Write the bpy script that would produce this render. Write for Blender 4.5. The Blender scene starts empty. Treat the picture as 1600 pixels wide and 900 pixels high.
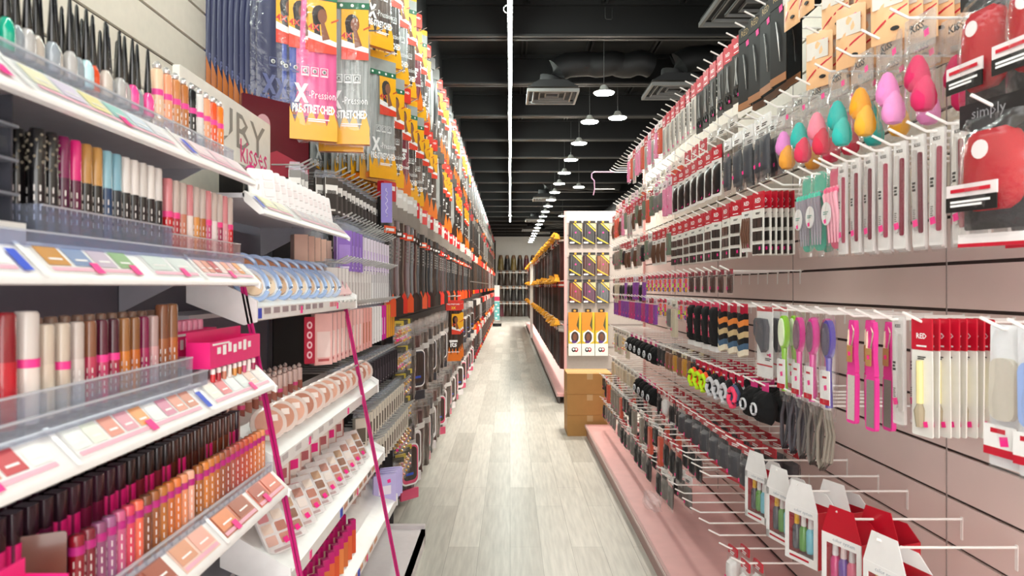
import bpy, bmesh, math, random
from mathutils import Matrix, Vector
from functools import lru_cache
R = random.Random(7)
C = bpy.context.scene.collection
PI = math.pi
EYE = 1.52
F = 1100.0

# ------------------------------------------------------------------ helpers
def lin(hexs):
    h = hexs.lstrip('#')
    out = []
    for i in (0, 2, 4):
        c = int(h[i:i+2], 16)/255
        out.append(c/12.92 if c <= .04045 else ((c+.055)/1.055)**2.4)
    return tuple(out)

@lru_cache(maxsize=None)
def pm(hexs, rough=.45, metal=0., coat=0., alpha=1., amt=.06, scale=30., spec=.5, tr=0.):
    """plain principled surface with a little procedural variation"""
    m = bpy.data.materials.new('surface_' + hexs)
    m.use_nodes = True
    nt = m.node_tree; b = nt.nodes['Principled BSDF']
    c = lin(hexs)
    tc = nt.nodes.new('ShaderNodeTexCoord'); nz = nt.nodes.new('ShaderNodeTexNoise')
    nz.inputs['Scale'].default_value = scale; nz.inputs['Detail'].default_value = 2
    nt.links.new(tc.outputs['Object'], nz.inputs['Vector'])
    mx = nt.nodes.new('ShaderNodeMix'); mx.data_type = 'RGBA'
    mx.inputs[6].default_value = (*[v*(1-amt) for v in c], 1)
    mx.inputs[7].default_value = (*[min(1, v*(1+amt)) for v in c], 1)
    nt.links.new(nz.outputs['Fac'], mx.inputs[0])
    nt.links.new(mx.outputs[2], b.inputs['Base Color'])
    b.inputs['Roughness'].default_value = rough
    b.inputs['Metallic'].default_value = metal
    b.inputs['Coat Weight'].default_value = coat
    b.inputs['Coat Roughness'].default_value = .12
    b.inputs['Alpha'].default_value = alpha
    b.inputs['Specular IOR Level'].default_value = spec
    b.inputs['Transmission Weight'].default_value = tr
    return m

@lru_cache(maxsize=None)
def hairm(dark, light, coat=.5):
    m = bpy.data.materials.new('hair_' + dark); m.use_nodes = True
    nt = m.node_tree; b = nt.nodes['Principled BSDF']
    tc = nt.nodes.new('ShaderNodeTexCoord'); mp = nt.nodes.new('ShaderNodeMapping')
    mp.inputs['Scale'].default_value = (110, 110, 5)
    nz = nt.nodes.new('ShaderNodeTexNoise'); nz.inputs['Scale'].default_value = 1.5; nz.inputs['Detail'].default_value = 4
    cr = nt.nodes.new('ShaderNodeValToRGB')
    cr.color_ramp.elements[0].position = .3; cr.color_ramp.elements[0].color = (*lin(dark), 1)
    cr.color_ramp.elements[1].position = .72; cr.color_ramp.elements[1].color = (*lin(light), 1)
    nt.links.new(tc.outputs['Object'], mp.inputs['Vector']); nt.links.new(mp.outputs[0], nz.inputs['Vector'])
    nt.links.new(nz.outputs['Fac'], cr.inputs[0]); nt.links.new(cr.outputs[0], b.inputs['Base Color'])
    b.inputs['Roughness'].default_value = .4; b.inputs['Coat Weight'].default_value = coat
    b.inputs['Coat Roughness'].default_value = .15
    return m

@lru_cache(maxsize=None)
def emit(hexs, s):
    m = bpy.data.materials.new('glow_' + hexs); m.use_nodes = True
    b = m.node_tree.nodes['Principled BSDF']
    b.inputs['Base Color'].default_value = (*lin(hexs), 1)
    b.inputs['Emission Color'].default_value = (*lin(hexs), 1)
    b.inputs['Emission Strength'].default_value = s
    return m

WHITE = pm('#f4f3f2', .35); CREAM = pm('#e9e1d3', .5); BLACK = pm('#0c0c0d', .4)
def film(haze=.04, rough=.08, tint='#ffffff', refl=1.0):
    """thin clear plastic: see-through, glossy towards grazing angles, a trace of milkiness"""
    m = bpy.data.materials.new('clear_plastic'); m.use_nodes = True
    nt = m.node_tree; nt.nodes.remove(nt.nodes['Principled BSDF']); L = nt.links.new
    out = nt.nodes['Material Output']; tr = nt.nodes.new('ShaderNodeBsdfTransparent'); gl = nt.nodes.new('ShaderNodeBsdfGlossy'); df = nt.nodes.new('ShaderNodeBsdfDiffuse')
    tr.inputs[0].default_value = (*lin(tint), 1); df.inputs[0].default_value = (*lin(tint), 1); gl.inputs[0].default_value = (refl, refl, refl, 1); gl.inputs['Roughness'].default_value = rough
    lw = nt.nodes.new('ShaderNodeLayerWeight'); lw.inputs[0].default_value = .5; pw = nt.nodes.new('ShaderNodeMath'); pw.operation = 'POWER'; pw.inputs[1].default_value = 4
    fr = nt.nodes.new('ShaderNodeMath'); fr.operation = 'MULTIPLY_ADD'; fr.inputs[1].default_value = .55; fr.inputs[2].default_value = .035; L(lw.outputs['Facing'], pw.inputs[0]); L(pw.outputs[0], fr.inputs[0])
    nz = nt.nodes.new('ShaderNodeTexNoise'); nz.inputs['Scale'].default_value = 28; tc = nt.nodes.new('ShaderNodeTexCoord'); L(tc.outputs['Object'], nz.inputs['Vector'])
    bp = nt.nodes.new('ShaderNodeBump'); bp.inputs['Strength'].default_value = .35; bp.inputs['Distance'].default_value = .01; L(nz.outputs['Fac'], bp.inputs['Height']); L(bp.outputs[0], gl.inputs['Normal'])
    a = nt.nodes.new('ShaderNodeMixShader'); a.inputs[0].default_value = haze; L(tr.outputs[0], a.inputs[1]); L(df.outputs[0], a.inputs[2])
    b = nt.nodes.new('ShaderNodeMixShader'); L(fr.outputs[0], b.inputs[0]); L(a.outputs[0], b.inputs[1]); L(gl.outputs[0], b.inputs[2]); L(b.outputs[0], out.inputs[0])
    return m
CLEAR = film(.03, .04); FILM = film(.035, .1); FROST = film(.10, .12, '#f2f5fa'); BLUEAC = film(.09, .1, '#eaeffb'); PINKAC = film(.07, .1, '#fbf1f3'); SLV = film(.03, .08)
CHROME = pm('#d8d8d6', .25, .9); WIRE = pm('#f2eeea', .35); SILVER = pm('#c9c9c8', .3, .7)
RED = pm('#c8102e', .4, coat=.3); HOTPINK = pm('#ff2f92', .5); GREY = pm('#6e6c78', .5)
PINKSTEEL = pm('#d9a3a0', .45, amt=.1, scale=9); PINKWALL = pm('#e2ccc6', .5, amt=.04, scale=6)
TEXTW = pm('#ffffff', .5); TEXTK = pm('#151515', .5); MAGENTA = pm('#c4106f', .4)

_txt = {}
def text_mesh(s, bold=0.0):
    k = (s, bold)
    if k not in _txt:
        cu = bpy.data.curves.new('lettering', 'FONT'); cu.body = s; cu.size = 1; cu.resolution_u = 1
        cu.align_x = 'CENTER'; cu.offset = bold
        o = bpy.data.objects.new('lettering', cu); C.objects.link(o)
        dg = bpy.context.evaluated_depsgraph_get(); dg.update()
        me = bpy.data.meshes.new_from_object(o.evaluated_get(dg))
        v = [tuple(p.co) for p in me.vertices]; f = [tuple(p.vertices) for p in me.polygons]
        bpy.data.objects.remove(o); bpy.data.curves.remove(cu); bpy.data.meshes.remove(me)
        w = max(p[0] for p in v)-min(p[0] for p in v)
        _txt[k] = (v, f, w)
    return _txt[k]

class MB:
    def __init__(s): s.v = []; s.f = []; s.mi = []; s.mats = []
    def slot(s, m):
        if m not in s.mats: s.mats.append(m)
        return s.mats.index(m)
    def add(s, v, f, m, M=None):
        b = len(s.v); k = s.slot(m)
        s.v += [tuple(M @ Vector(p)) for p in v] if M else [tuple(p) for p in v]
        for q in f: s.f.append(tuple(b+i for i in q)); s.mi.append(k)
        return s
    def box(s, x0, x1, y0, y1, z0, z1, m, M=None):
        v = [(x, y, z) for x in (x0, x1) for y in (y0, y1) for z in (z0, z1)]
        return s.add(v, [(0,1,3,2),(4,6,7,5),(0,4,5,1),(2,3,7,6),(0,2,6,4),(1,5,7,3)], m, M)
    def ext(s, o, a, b, m, pl='xz', M=None):
        n = len(o)
        P = {'xz': lambda p, t: (p[0], t, p[1]), 'xy': lambda p, t: (p[0], p[1], t), 'yz': lambda p, t: (t, p[0], p[1])}[pl]
        v = [P(p, a) for p in o]+[P(p, b) for p in o]
        f = [tuple(range(n)), tuple(range(2*n-1, n-1, -1))]+[(i, (i+1) % n, n+(i+1) % n, n+i) for i in range(n)]
        return s.add(v, f, m, M)
    def lathe(s, pr, n, m, c=(0,0,0), M=None, sx=1, sy=1):
        v = []; f = []
        for r, z in pr:
            for i in range(n):
                a = 2*PI*i/n; v.append((c[0]+r*sx*math.cos(a), c[1]+r*sy*math.sin(a), c[2]+z))
        for j in range(len(pr)-1):
            for i in range(n):
                f.append((j*n+i, j*n+(i+1) % n, (j+1)*n+(i+1) % n, (j+1)*n+i))
        f.append(tuple(range(n-1, -1, -1))); f.append(tuple((len(pr)-1)*n+i for i in range(n)))
        return s.add(v, f, m, M)
    def tube(s, pts, r, n, m, M=None, closed=False):
        pts = [Vector(p) for p in pts]; v = []; f = []; k = len(pts)
        for i, p in enumerate(pts):
            t = (pts[(i+1) % k]-pts[i-1]) if closed else (pts[min(i+1, k-1)]-pts[max(i-1, 0)])
            t.normalize()
            u = t.cross(Vector((0,0,1)) if abs(t.z) < .9 else Vector((1,0,0))).normalized(); w = t.cross(u)
            rr = r[i] if isinstance(r, (list, tuple)) else r
            for j in range(n):
                a = 2*PI*j/n; v.append(p+u*rr*math.cos(a)+w*rr*math.sin(a))
        for i in range(k if closed else k-1):
            for j in range(n):
                a, b = i*n, ((i+1) % k)*n
                f.append((a+j, a+(j+1) % n, b+(j+1) % n, b+j))
        if not closed:
            f.append(tuple(range(n-1, -1, -1))); f.append(tuple((k-1)*n+j for j in range(n)))
        return s.add(v, f, m, M)
    def slab(s, fn, nu, nv, m, M=None):
        """closed skin: fn(u,v)->(x,z,yfront,yback), u,v in -1..1"""
        F_, B_ = [], []
        for j in range(nv+1):
            for i in range(nu+1):
                x, z, a, b = fn(-1+2*i/nu, -1+2*j/nv); F_.append((x, a, z)); B_.append((x, b, z))
        n = len(F_); W = nu+1; f = []
        for j in range(nv):
            for i in range(nu):
                q = (j*W+i, j*W+i+1, (j+1)*W+i+1, (j+1)*W+i); f.append(q); f.append(tuple(n+k for k in reversed(q)))
        rim = [i for i in range(W)]+[j*W+nu for j in range(1, nv+1)]+[nv*W+i for i in range(nu-1, -1, -1)]+[j*W for j in range(nv-1, 0, -1)]
        for a, b in zip(rim, rim[1:]+rim[:1]): f.append((b, a, n+a, n+b))
        return s.add(F_+B_, f, m, M)
    def pillow(s, w, h, t, z1, m, nu=6, nv=8, wob=.0, x=0, y=0, ex=2, seed=1):
        rr = random.Random(seed)
        ph = rr.uniform(0, 6)
        def fn(u, v):
            k = (1-abs(u)**ex)*(1-abs(v)**(ex*2)); q = wob*math.sin(5*u+7*v+ph)*k
            return (x+u*w/2, z1-h/2+v*h/2, y-t/2*k-.0008+q, y+t/2*k+.0008+q*.5)
        return s.slab(fn, nu, nv, m)
    def pr(s, x0, x1, z0, z1, y, m):
        return s.add([(x0,y,z0),(x1,y,z0),(x1,y,z1),(x0,y,z1)], [(0,1,2,3)], m)
    def poly(s, pts, y, m):
        return s.add([(p[0], y, p[1]) for p in pts], [tuple(range(len(pts)))], m)
    def txt(s, t, w, x, z, y, m, h=None, bold=.0, rot=0, M=None):
        v, f, tw = text_mesh(t, bold); k = w/tw; kz = (h/.72) if h else k
        c, sn = math.cos(rot), math.sin(rot)
        return s.add([(x+p[0]*k*c-p[1]*kz*sn, y, z+p[0]*k*sn+p[1]*kz*c) for p in v], f, m, M)
    def lines(s, w, x, z, y, m, h=.006, n=1, gap=.6):
        for k in range(n): s.pr(x-w/2, x+w/2*(1 if k % 2 == 0 else .6), z-k*h*(1+gap)-h/2, z-k*h*(1+gap)+h/2, y, m)
        return s
    def build(s, name='part'):
        me = bpy.data.meshes.new(name); me.from_pydata(s.v, [], s.f)
        for m in s.mats: me.materials.append(m)
        me.polygons.foreach_set('material_index', s.mi)
        bm = bmesh.new(); bm.from_mesh(me); bmesh.ops.recalc_face_normals(bm, faces=bm.faces); bm.to_mesh(me); bm.free()
        me.polygons.foreach_set('use_smooth', [True]*len(me.polygons))
        me.set_sharp_from_angle(angle=.7)
        return me

def rrect(w, h, r, n=3, cx=0, cz=0):
    o = []
    for sx, sz, a0 in ((1, 1, 0), (-1, 1, 90), (-1, -1, 180), (1, -1, 270)):
        for i in range(n+1):
            a = math.radians(a0+90*i/n); o.append((cx+sx*(w/2-r)+r*math.cos(a), cz+sz*(h/2-r)+r*math.sin(a)))
    return o
def ell(a, b, n=14, cx=0, cz=0):
    return [(cx+a*math.cos(2*PI*i/n), cz+b*math.sin(2*PI*i/n)) for i in range(n)]

class T:
    """a kind of thing: parts = [(name, MB or mesh, [subparts], label)]"""
    def __init__(s, name, cat, desc, parts):
        s.name, s.cat, s.desc = name, cat, desc
        def fix(p):
            n, mb = p[0], p[1]
            return (n, mb.build(n) if isinstance(mb, MB) else mb, [fix(q) for q in (p[2] if len(p) > 2 and p[2] else [])], p[3] if len(p) > 3 else None)
        s.parts = [fix(p) for p in parts]
counts = {}
def put(t, loc, rz=0, label=None, group=None, rx=0, ry=0, s=1, kind=None):
    if len(t.parts) == 1 and not t.parts[0][2]:
        o = bpy.data.objects.new(t.name, t.parts[0][1])
    else:
        o = bpy.data.objects.new(t.name, None); o.empty_display_size = .05
        for n, me, sub, lb in t.parts:
            c = bpy.data.objects.new(n, me); C.objects.link(c); c.parent = o
            if lb: c['label'] = lb
            for n2, me2, _s, lb2 in sub:
                d = bpy.data.objects.new(n2, me2); C.objects.link(d); d.parent = c
                if lb2: d['label'] = lb2
    C.objects.link(o)
    o.location = loc; o.rotation_euler = (rx, ry, rz); o.scale = (s, s, s)
    o['label'] = label or t.desc; o['category'] = t.cat
    if group: o['group'] = group
    if kind: o['kind'] = kind
    return o
def struct(name, mb):
    o = bpy.data.objects.new(name, mb.build(name)); C.objects.link(o); o['kind'] = 'structure'
    return o
_o1 = 'first second third fourth fifth sixth seventh eighth ninth tenth eleventh twelfth thirteenth fourteenth fifteenth sixteenth seventeenth eighteenth nineteenth'.split()
_tn = {2: 'twent', 3: 'thirt', 4: 'fort', 5: 'fift', 6: 'sixt', 7: 'sevent', 8: 'eight', 9: 'ninet'}
def od(n):
    if n < 20: return _o1[n-1]
    if n > 99: return f'{n}th'
    return _tn[n//10]+('ieth' if n % 10 == 0 else 'y-'+_o1[n % 10-1])
_n = {}
def nth(row):
    _n[row] = _n.get(row, 0)+1
    return _n[row]
def lab(desc, row):
    """desc + its number along a named row, counted from the camera end"""
    return f'{desc}, {od(nth(row))} along {row}'
def YX(px, X): return F*X/(px-797)
def P(px, py, Y): return ((px-797)*Y/F, Y, EYE+(448-py)*Y/F)

# ------------------------------------------------------------------ setting
def planks():
    m = bpy.data.materials.new('grey_oak_planks'); m.use_nodes = True
    nt = m.node_tree; b = nt.nodes['Principled BSDF']; L = nt.links.new
    tc = nt.nodes.new('ShaderNodeTexCoord'); mp = nt.nodes.new('ShaderNodeMapping'); mp.inputs['Rotation'].default_value = (0, 0, PI/2)
    L(tc.outputs['Object'], mp.inputs['Vector'])
    br = nt.nodes.new('ShaderNodeTexBrick'); br.offset = .37; br.inputs['Scale'].default_value = 1
    br.inputs['Brick Width'].default_value = 1.22; br.inputs['Row Height'].default_value = .18
    br.inputs['Mortar Size'].default_value = .0012; br.inputs['Bias'].default_value = 0.
    br.inputs['Color1'].default_value = (*lin('#d8d4ca'), 1); br.inputs['Color2'].default_value = (*lin('#bcb8ae'), 1)
    br.inputs['Mortar'].default_value = (*lin('#8f8b82'), 1)
    L(mp.outputs[0], br.inputs['Vector'])
    m2 = nt.nodes.new('ShaderNodeMapping'); m2.inputs['Scale'].default_value = (22, 1.6, 1); L(tc.outputs['Object'], m2.inputs['Vector'])
    nz = nt.nodes.new('ShaderNodeTexNoise'); nz.inputs['Scale'].default_value = 2.2; nz.inputs['Detail'].default_value = 6; L(m2.outputs[0], nz.inputs['Vector'])
    cr = nt.nodes.new('ShaderNodeValToRGB'); cr.color_ramp.elements[0].position = .3; cr.color_ramp.elements[0].color = (.72, .72, .72, 1)
    cr.color_ramp.elements[1].position = .7; cr.color_ramp.elements[1].color = (1.05, 1.05, 1.05, 1); L(nz.outputs['Fac'], cr.inputs[0])
    mx = nt.nodes.new('ShaderNodeMix'); mx.data_type = 'RGBA'; mx.blend_type = 'MULTIPLY'; mx.inputs[0].default_value = .8
    L(br.outputs['Color'], mx.inputs[6]); L(cr.outputs[0], mx.inputs[7]); L(mx.outputs[2], b.inputs['Base Color'])
    b.inputs['Roughness'].default_value = .33; b.inputs['Specular IOR Level'].default_value = .45
    return m
struct('floor', MB().box(-1.4, 7, -2, 33, -.05, 0, planks()))
def deckm():
    m = bpy.data.materials.new('black_deck'); m.use_nodes = True
    nt = m.node_tree; b = nt.nodes['Principled BSDF']
    tc = nt.nodes.new('ShaderNodeTexCoord'); nz = nt.nodes.new('ShaderNodeTexNoise'); nz.inputs['Scale'].default_value = 5; nz.inputs['Detail'].default_value = 8
    mp = nt.nodes.new('ShaderNodeMapping'); mp.inputs['Scale'].default_value = (1, 4, 1)
    cr = nt.nodes.new('ShaderNodeValToRGB'); cr.color_ramp.elements[0].position = .42; cr.color_ramp.elements[0].color = (.006, .006, .006, 1)
    cr.color_ramp.elements[1].position = .75; cr.color_ramp.elements[1].color = (.013, .012, .01, 1)
    nt.links.new(tc.outputs['Object'], mp.inputs[0]); nt.links.new(mp.outputs[0], nz.inputs['Vector'])
    nt.links.new(nz.outputs['Fac'], cr.inputs[0]); nt.links.new(cr.outputs[0], b.inputs['Base Color']); b.inputs['Roughness'].default_value = .7
    return m
ZB = EYE+2.2                       # underside of the roof beams
struct('ceiling', MB().box(-1.4, 7, -2, 33, ZB+.32, ZB+.4, deckm()))
BEAM = pm('#1d1d1d', .5); DUCT = pm('#151516', .6)
for i in range(20):
    y = 4.79+1.45*i
    mb = MB()
    mb.box(-1.3, 7, y-.015, y+.015, ZB, ZB+.3, pm('#0a0a0a', .6)); mb.box(-1.3, 7, y-.06, y+.06, ZB, ZB+.02, pm('#2f2f2f', .45)); mb.box(-1.3, 7, y-.05, y+.05, ZB+.28, ZB+.32, BEAM)
    struct(f'beam_{i+1}', mb)
for i, x in enumerate((.15, .83, 1.52, 2.2)):
    mb = MB(); mb.box(x-.03, x-.012, -2, 33, ZB+.29, ZB+.32, BEAM); mb.box(x+.012, x+.03, -2, 33, ZB+.29, ZB+.32, BEAM)
    struct(f'trim_{i+1}', mb)

def slats(x0, y0, y1, z0, z1, pitch, m, side, off=0):
    """slatwall: boards with T-grooves, surface facing side*x"""
    mb = MB(); mb.box(min(x0, x0-side*.03), max(x0, x0-side*.03)-0, y0, y1, z0, z1, pm('#4a3f3c', .8))
    z = z0+off
    while z < z1:
        e = min(z+pitch-.011, z1)
        mb.box(min(x0, x0+side*.012), max(x0, x0+side*.012), y0, y1, z, e, m); z += pitch
    return mb
# left store wall: cream slatwall, black band on top
mb = slats(-1.24, -2, 2.97, .0, EYE+2.02, .144, CREAM, 1, off=.03)
struct('wall_left', mb)
mb = slats(-1.24, 2.97, 33, .0, EYE+2.02, .144, pm('#2b2320', .6), 1, off=.03)
struct('wall_left_dark', mb)
mb = MB().box(-1.28, -.74, 2.6, 33, EYE+2.06, ZB+.32, pm('#111112', .6))
struct('beam_left', mb)
struct('wall_return', MB().box(-1.24, -.64, 31.4, 31.45, 0, EYE+2.06, pm('#2b2320', .6)))
# back wall
mb = MB(); mb.box(-1.3, 7, 32, 32.1, 0, ZB+.35, pm('#e8e9e6', .5))
for k in range(16): mb.box(-1.3, 7, 31.985, 32, .03+k*.24, .25+k*.24, pm('#e8e9e6', .5))
struct('wall_back', mb)
# far store wall on the right, out beyond the gondolas
struct('wall_right', MB().box(7, 7.1, -2, 33, 0, ZB+.35, pm('#d5d2cc', .6)))

# ------------------------------------------------------------------ right gondola
XW = 1.36
Y_END = 7.1
mb = slats(XW+.012, -1.5, Y_END-.03, .13, EYE+.27, .1445, PINKWALL, -1, off=.0225)
upper = slats(XW+.012, -1.5, Y_END-.03, EYE+.2725, EYE+1.24, .1445, CREAM, -1, off=0)
seam = MB()
for y in (-.2, 1.0+1.19, 3.38, 4.6, 5.8):
    seam.box(XW-.002, XW+.001, y, y+.004, .2, EYE+1.2, pm('#8d7f7b'))
base = MB(); base.box(.768, XW+.03, -1.5, Y_END, .095, .13, PINKSTEEL)
kick = MB(); kick.ext([(.775, .0), (.8, .0), (.8, .095), (.766, .095), (.766, .11)], -1.5, Y_END, pm('#b98b88', .4), 'xz')
rail = MB(); rail.box(.755, .772, -1.5, Y_END, .1, .132, pm('#c7a09d', .3)); rail.box(.752, .757, -1.5, Y_END, .108, .124, pm('#e3c7c4', .3))
up = MB(); up.box(XW-.02, XW+.05, Y_END-.03, Y_END, 0, EYE+1.24, PINKSTEEL)
put(T('wall_gondola', 'shelving', '', [('slat_panel', mb, None, 'pinkish lower slat panel'), ('slat_panel', upper, None, 'cream upper slat panel'), ('panel_seam', seam), ('base_deck', base), ('kick_plate', kick), ('front_rail', rail), ('end_post', up)]),
    (0, 0, 0), label='long pink steel slatwall gondola carrying hair accessories right of the aisle')

# hooks
@lru_cache(maxsize=None)
def hook_t(length, plate=True, m=None, r=.0037):
    m = m or WIRE
    mb = MB(); mb.tube([(length, 0, 0), (length*.6, 0, 0), (.03, 0, 0), (.022, 0, .004), (-.018, 0, .024)], r, 6, m)
    parts = [('wire', mb)]
    if plate:
        p = MB(); p.ext(rrect(.012, .07, .003, 2, 0, -.028), length-.003, length+.002, m, 'yz'); p.box(length+.0, length+.012, -.006, .006, .0, .008, m)
        parts.append(('back_plate', p))
    return T('silver_hook' if m is SILVER else 'peg_hook', 'hook', '', parts)

# ------------------------------------------------------------------ right products (face local -Y, hang at origin)
def hole(mb, w, z, m=None): mb.ext(ell(.006, .003, 8, 0, z), -.0006, .0006, m or BLACK)
STK = HOTPINK
def sticker(mb, x, z, y, s=.014, m=None, a=.2):
    c, n = math.cos(a)*s/2, math.sin(a)*s/2
    mb.poly([(x-c+n, z-n-c), (x+c+n, z+n-c), (x+c-n, z+n+c), (x-c-n, z-n+c)], y, m or STK)

@lru_cache(maxsize=None)
def red_card(kind='pins', w=.10, h=.25, body='#efece4', fill='#2a2522'):
    hd = MB(); hd.ext(rrect(w, h*.27, .004, 2, 0, -h*.135+.02), -.002, .002, RED)
    hd.txt('RED', w*.5, 0, -h*.17+.02, -.0026, TEXTW, bold=.02); hd.lines(w*.5, 0, -h*.235+.02, -.0026, TEXTW, .004)
    bd = MB(); bd.ext(rrect(w, h*.74, .004, 2, 0, -h*.27-h*.37+.02), -.0015, .0015, pm(body, .5))
    ct = MB(); z0 = -h*.36
    f = pm(fill, .35, coat=.3)
    if kind == 'pins':
        for k in range(6):
            a = -w*.4+(k % 2)*w*.42; z = z0-(k//2)*h*.21
            ct.box(a, a+w*.36, -.006, -.0016, z-h*.13, z+h*.02, f)
    elif kind == 'pad':
        ct.pillow(w*.86, h*.6, .03, z0+.02, f, 8, 8, .002)
    elif kind == 'brush':
        ct.tube([(0, -.008, z0+.02), (0, -.008, z0-h*.3)], .008, 8, pm('#f0e3a0', .4)); ct.tube([(0, -.008, z0-h*.3), (0, -.009, z0-h*.36), (0, -.008, z0-h*.5)], [.006, .013, .009], 8, pm('#a89a80', .7))
    elif kind == 'tool':
        for s_ in (-1, 1): ct.tube([(s_*.002, -.005, z0+.02), (s_*.012, -.005, z0-h*.25), (s_*.003, -.005, z0-h*.52)], [.005, .004, .001], 6, SILVER)
    elif kind == 'scissors':
        for s_ in (-1, 1):
            ct.tube([(s_*.012, -.005, z0-h*.32), (0, -.005, z0-h*.1), (-s_*.006, -.005, z0+.03)], [.004, .004, .0015], 6, SILVER)
            ct.tube([(s_*.014+.011*math.cos(a), -.005, z0-h*.42+.017*math.sin(a)) for a in [i*PI/5 for i in range(10)]], .003, 5, f, closed=True)
    elif kind == 'clips':
        for k in range(4): ct.tube([(-w*.3+k*w*.2, -.006, z0+.01), (-w*.3+k*w*.2, -.012, z0-h*.25), (-w*.3+k*w*.2, -.006, z0-h*.5)], [.004, .008, .003], 6, f)
    bd.lines(w*.4, 0, -h*.33+.02, -.0021, TEXTK, .003, 2); pr = MB(); sticker(pr, w*.25, -h*.9+.02, -.0068)
    content = {'pins': 'pin_block', 'pad': 'sponge_pad', 'brush': 'brush', 'tool': 'tweezers', 'scissors': 'scissors', 'clips': 'clip'}[kind]
    nm = {'pins': 'hair_pin_card', 'pad': 'sponge_pad_card', 'brush': 'tint_brush_card', 'tool': 'tweezer_card', 'scissors': 'scissors_card', 'clips': 'clip_card'}[kind]
    return T(nm, 'hair accessory', {'pins': 'red-topped card of dark hairpins', 'pad': 'red-topped card with dark pad', 'brush': 'red-topped card with cream-handled brush', 'tool': 'red-topped card with silver tweezers', 'scissors': 'red-topped card with silver scissors', 'clips': 'red-topped card of clips'}[kind],
             [('header_card', hd), ('backing_card', bd), (content, ct), ('price_sticker', pr)])

@lru_cache(maxsize=None)
def clear_pack(w, h, col, shape='block', top='#f2f0ee', t=.028, desc='clear pack', name='accessory_pack', band=None, n=4):
    bag = MB(); bag.pillow(w, h, t, .02, FILM, 6, 8, .002)
    card = MB(); card.ext(rrect(w*.98, h*.2, .003, 2, 0, .02-h*.1), -.003, .003, pm(top, .45)); hole(card, w, .008, BLACK)
    card.lines(w*.5, 0, .02-h*.13, -.0036, TEXTW if top == '#c8142f' else TEXTK, .005, 2)
    c = MB(); m = pm(col, .6, amt=.15)
    zt = .02-h*.24; hh = h*.7
    if shape == 'block': c.pillow(w*.82, hh, t*.9, zt, m, 6, 8, ex=6)
    elif shape == 'strips':
        for k in range(n): c.ext(rrect(w*.8/n*.8, hh, .003, 2, -w*.4+(k+.5)*w*.8/n, zt-hh/2), -t*.4, t*.3, m)
    elif shape == 'pad':
        c.pillow(w*.8, hh*.85, t, zt-hh*.1, m, 8, 8, ex=4)
    elif shape == 'rings':
        for k in range(n):
            cx = (k % 2-.5)*w*.36; cz = zt-hh*(.2+.28*(k//2))
            c.tube([(cx+w*.17*math.cos(a), 0, cz+w*.17*math.sin(a)) for a in [i*PI/6 for i in range(12)]], w*.06, 6, pm([col, '#ff5a36', '#c8f028', '#ff2f92', '#3a55c8', '#f0b21c'][k % 6] if n > 4 else col, .7), closed=True)
    elif shape == 'beads':
        rr = random.Random(w*1000+h)
        for k in range(10):
            c.lathe([(0.001, -.008), (.008, -.004), (.009, .003), (.001, .009)], 6, pm(rr.choice([col, col, '#d9a32a', '#efe6d0']), .3, coat=.5), (rr.uniform(-w*.35, w*.35), rr.uniform(-.005, .005), zt-hh*rr.uniform(.15, .95)))
    p = [('bag', bag), ('header_card', card), ('content', c)]
    pr = MB(); sticker(pr, -w*.2, .02-h*.75, -t/2-.001, .016)
    p.append(('price_sticker', pr))
    if band: p.append(('band', MB().pr(-w*.48, w*.48, .02-h*.96, .02-h*.86, -t*.2-.002, pm(band, .4))))
    return T(name, 'hair accessory', desc, p)

@lru_cache(maxsize=None)
def sponge_bag(c1, c2, desc):
    bag = MB(); bag.pillow(.115, .26, .05, .02, FILM, 8, 10, .004, seed=int(c1[1:], 16) % 9)
    card = MB(); card.ext(rrect(.112, .09, .004, 2, 0, -.025), -.0035, .0035, film(.16, .15, '#f4f4f4')); card.txt('KISS', .05, -.005, -.02, -.0042, TEXTK, bold=.02)
    sticker(card, .03, -.035, -.0043, .018)
    s1 = MB(); pf = [(.001, .05), (.012, .044), (.024, .02), (.031, -.008), (.03, -.028), (.02, -.043), (.001, -.048)]
    s1.lathe(pf, 14, pm(c1, .8), (-.008, 0, -.13))
    s2 = MB(); s2.lathe(pf, 14, pm(c2, .8), (.012, .004, -.185), Matrix.Identity(4), .95)
    return T('sponge_bag', 'makeup sponge', desc, [('bag', bag), ('header_card', card), ('sponge', s1), ('sponge', s2)])

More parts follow.
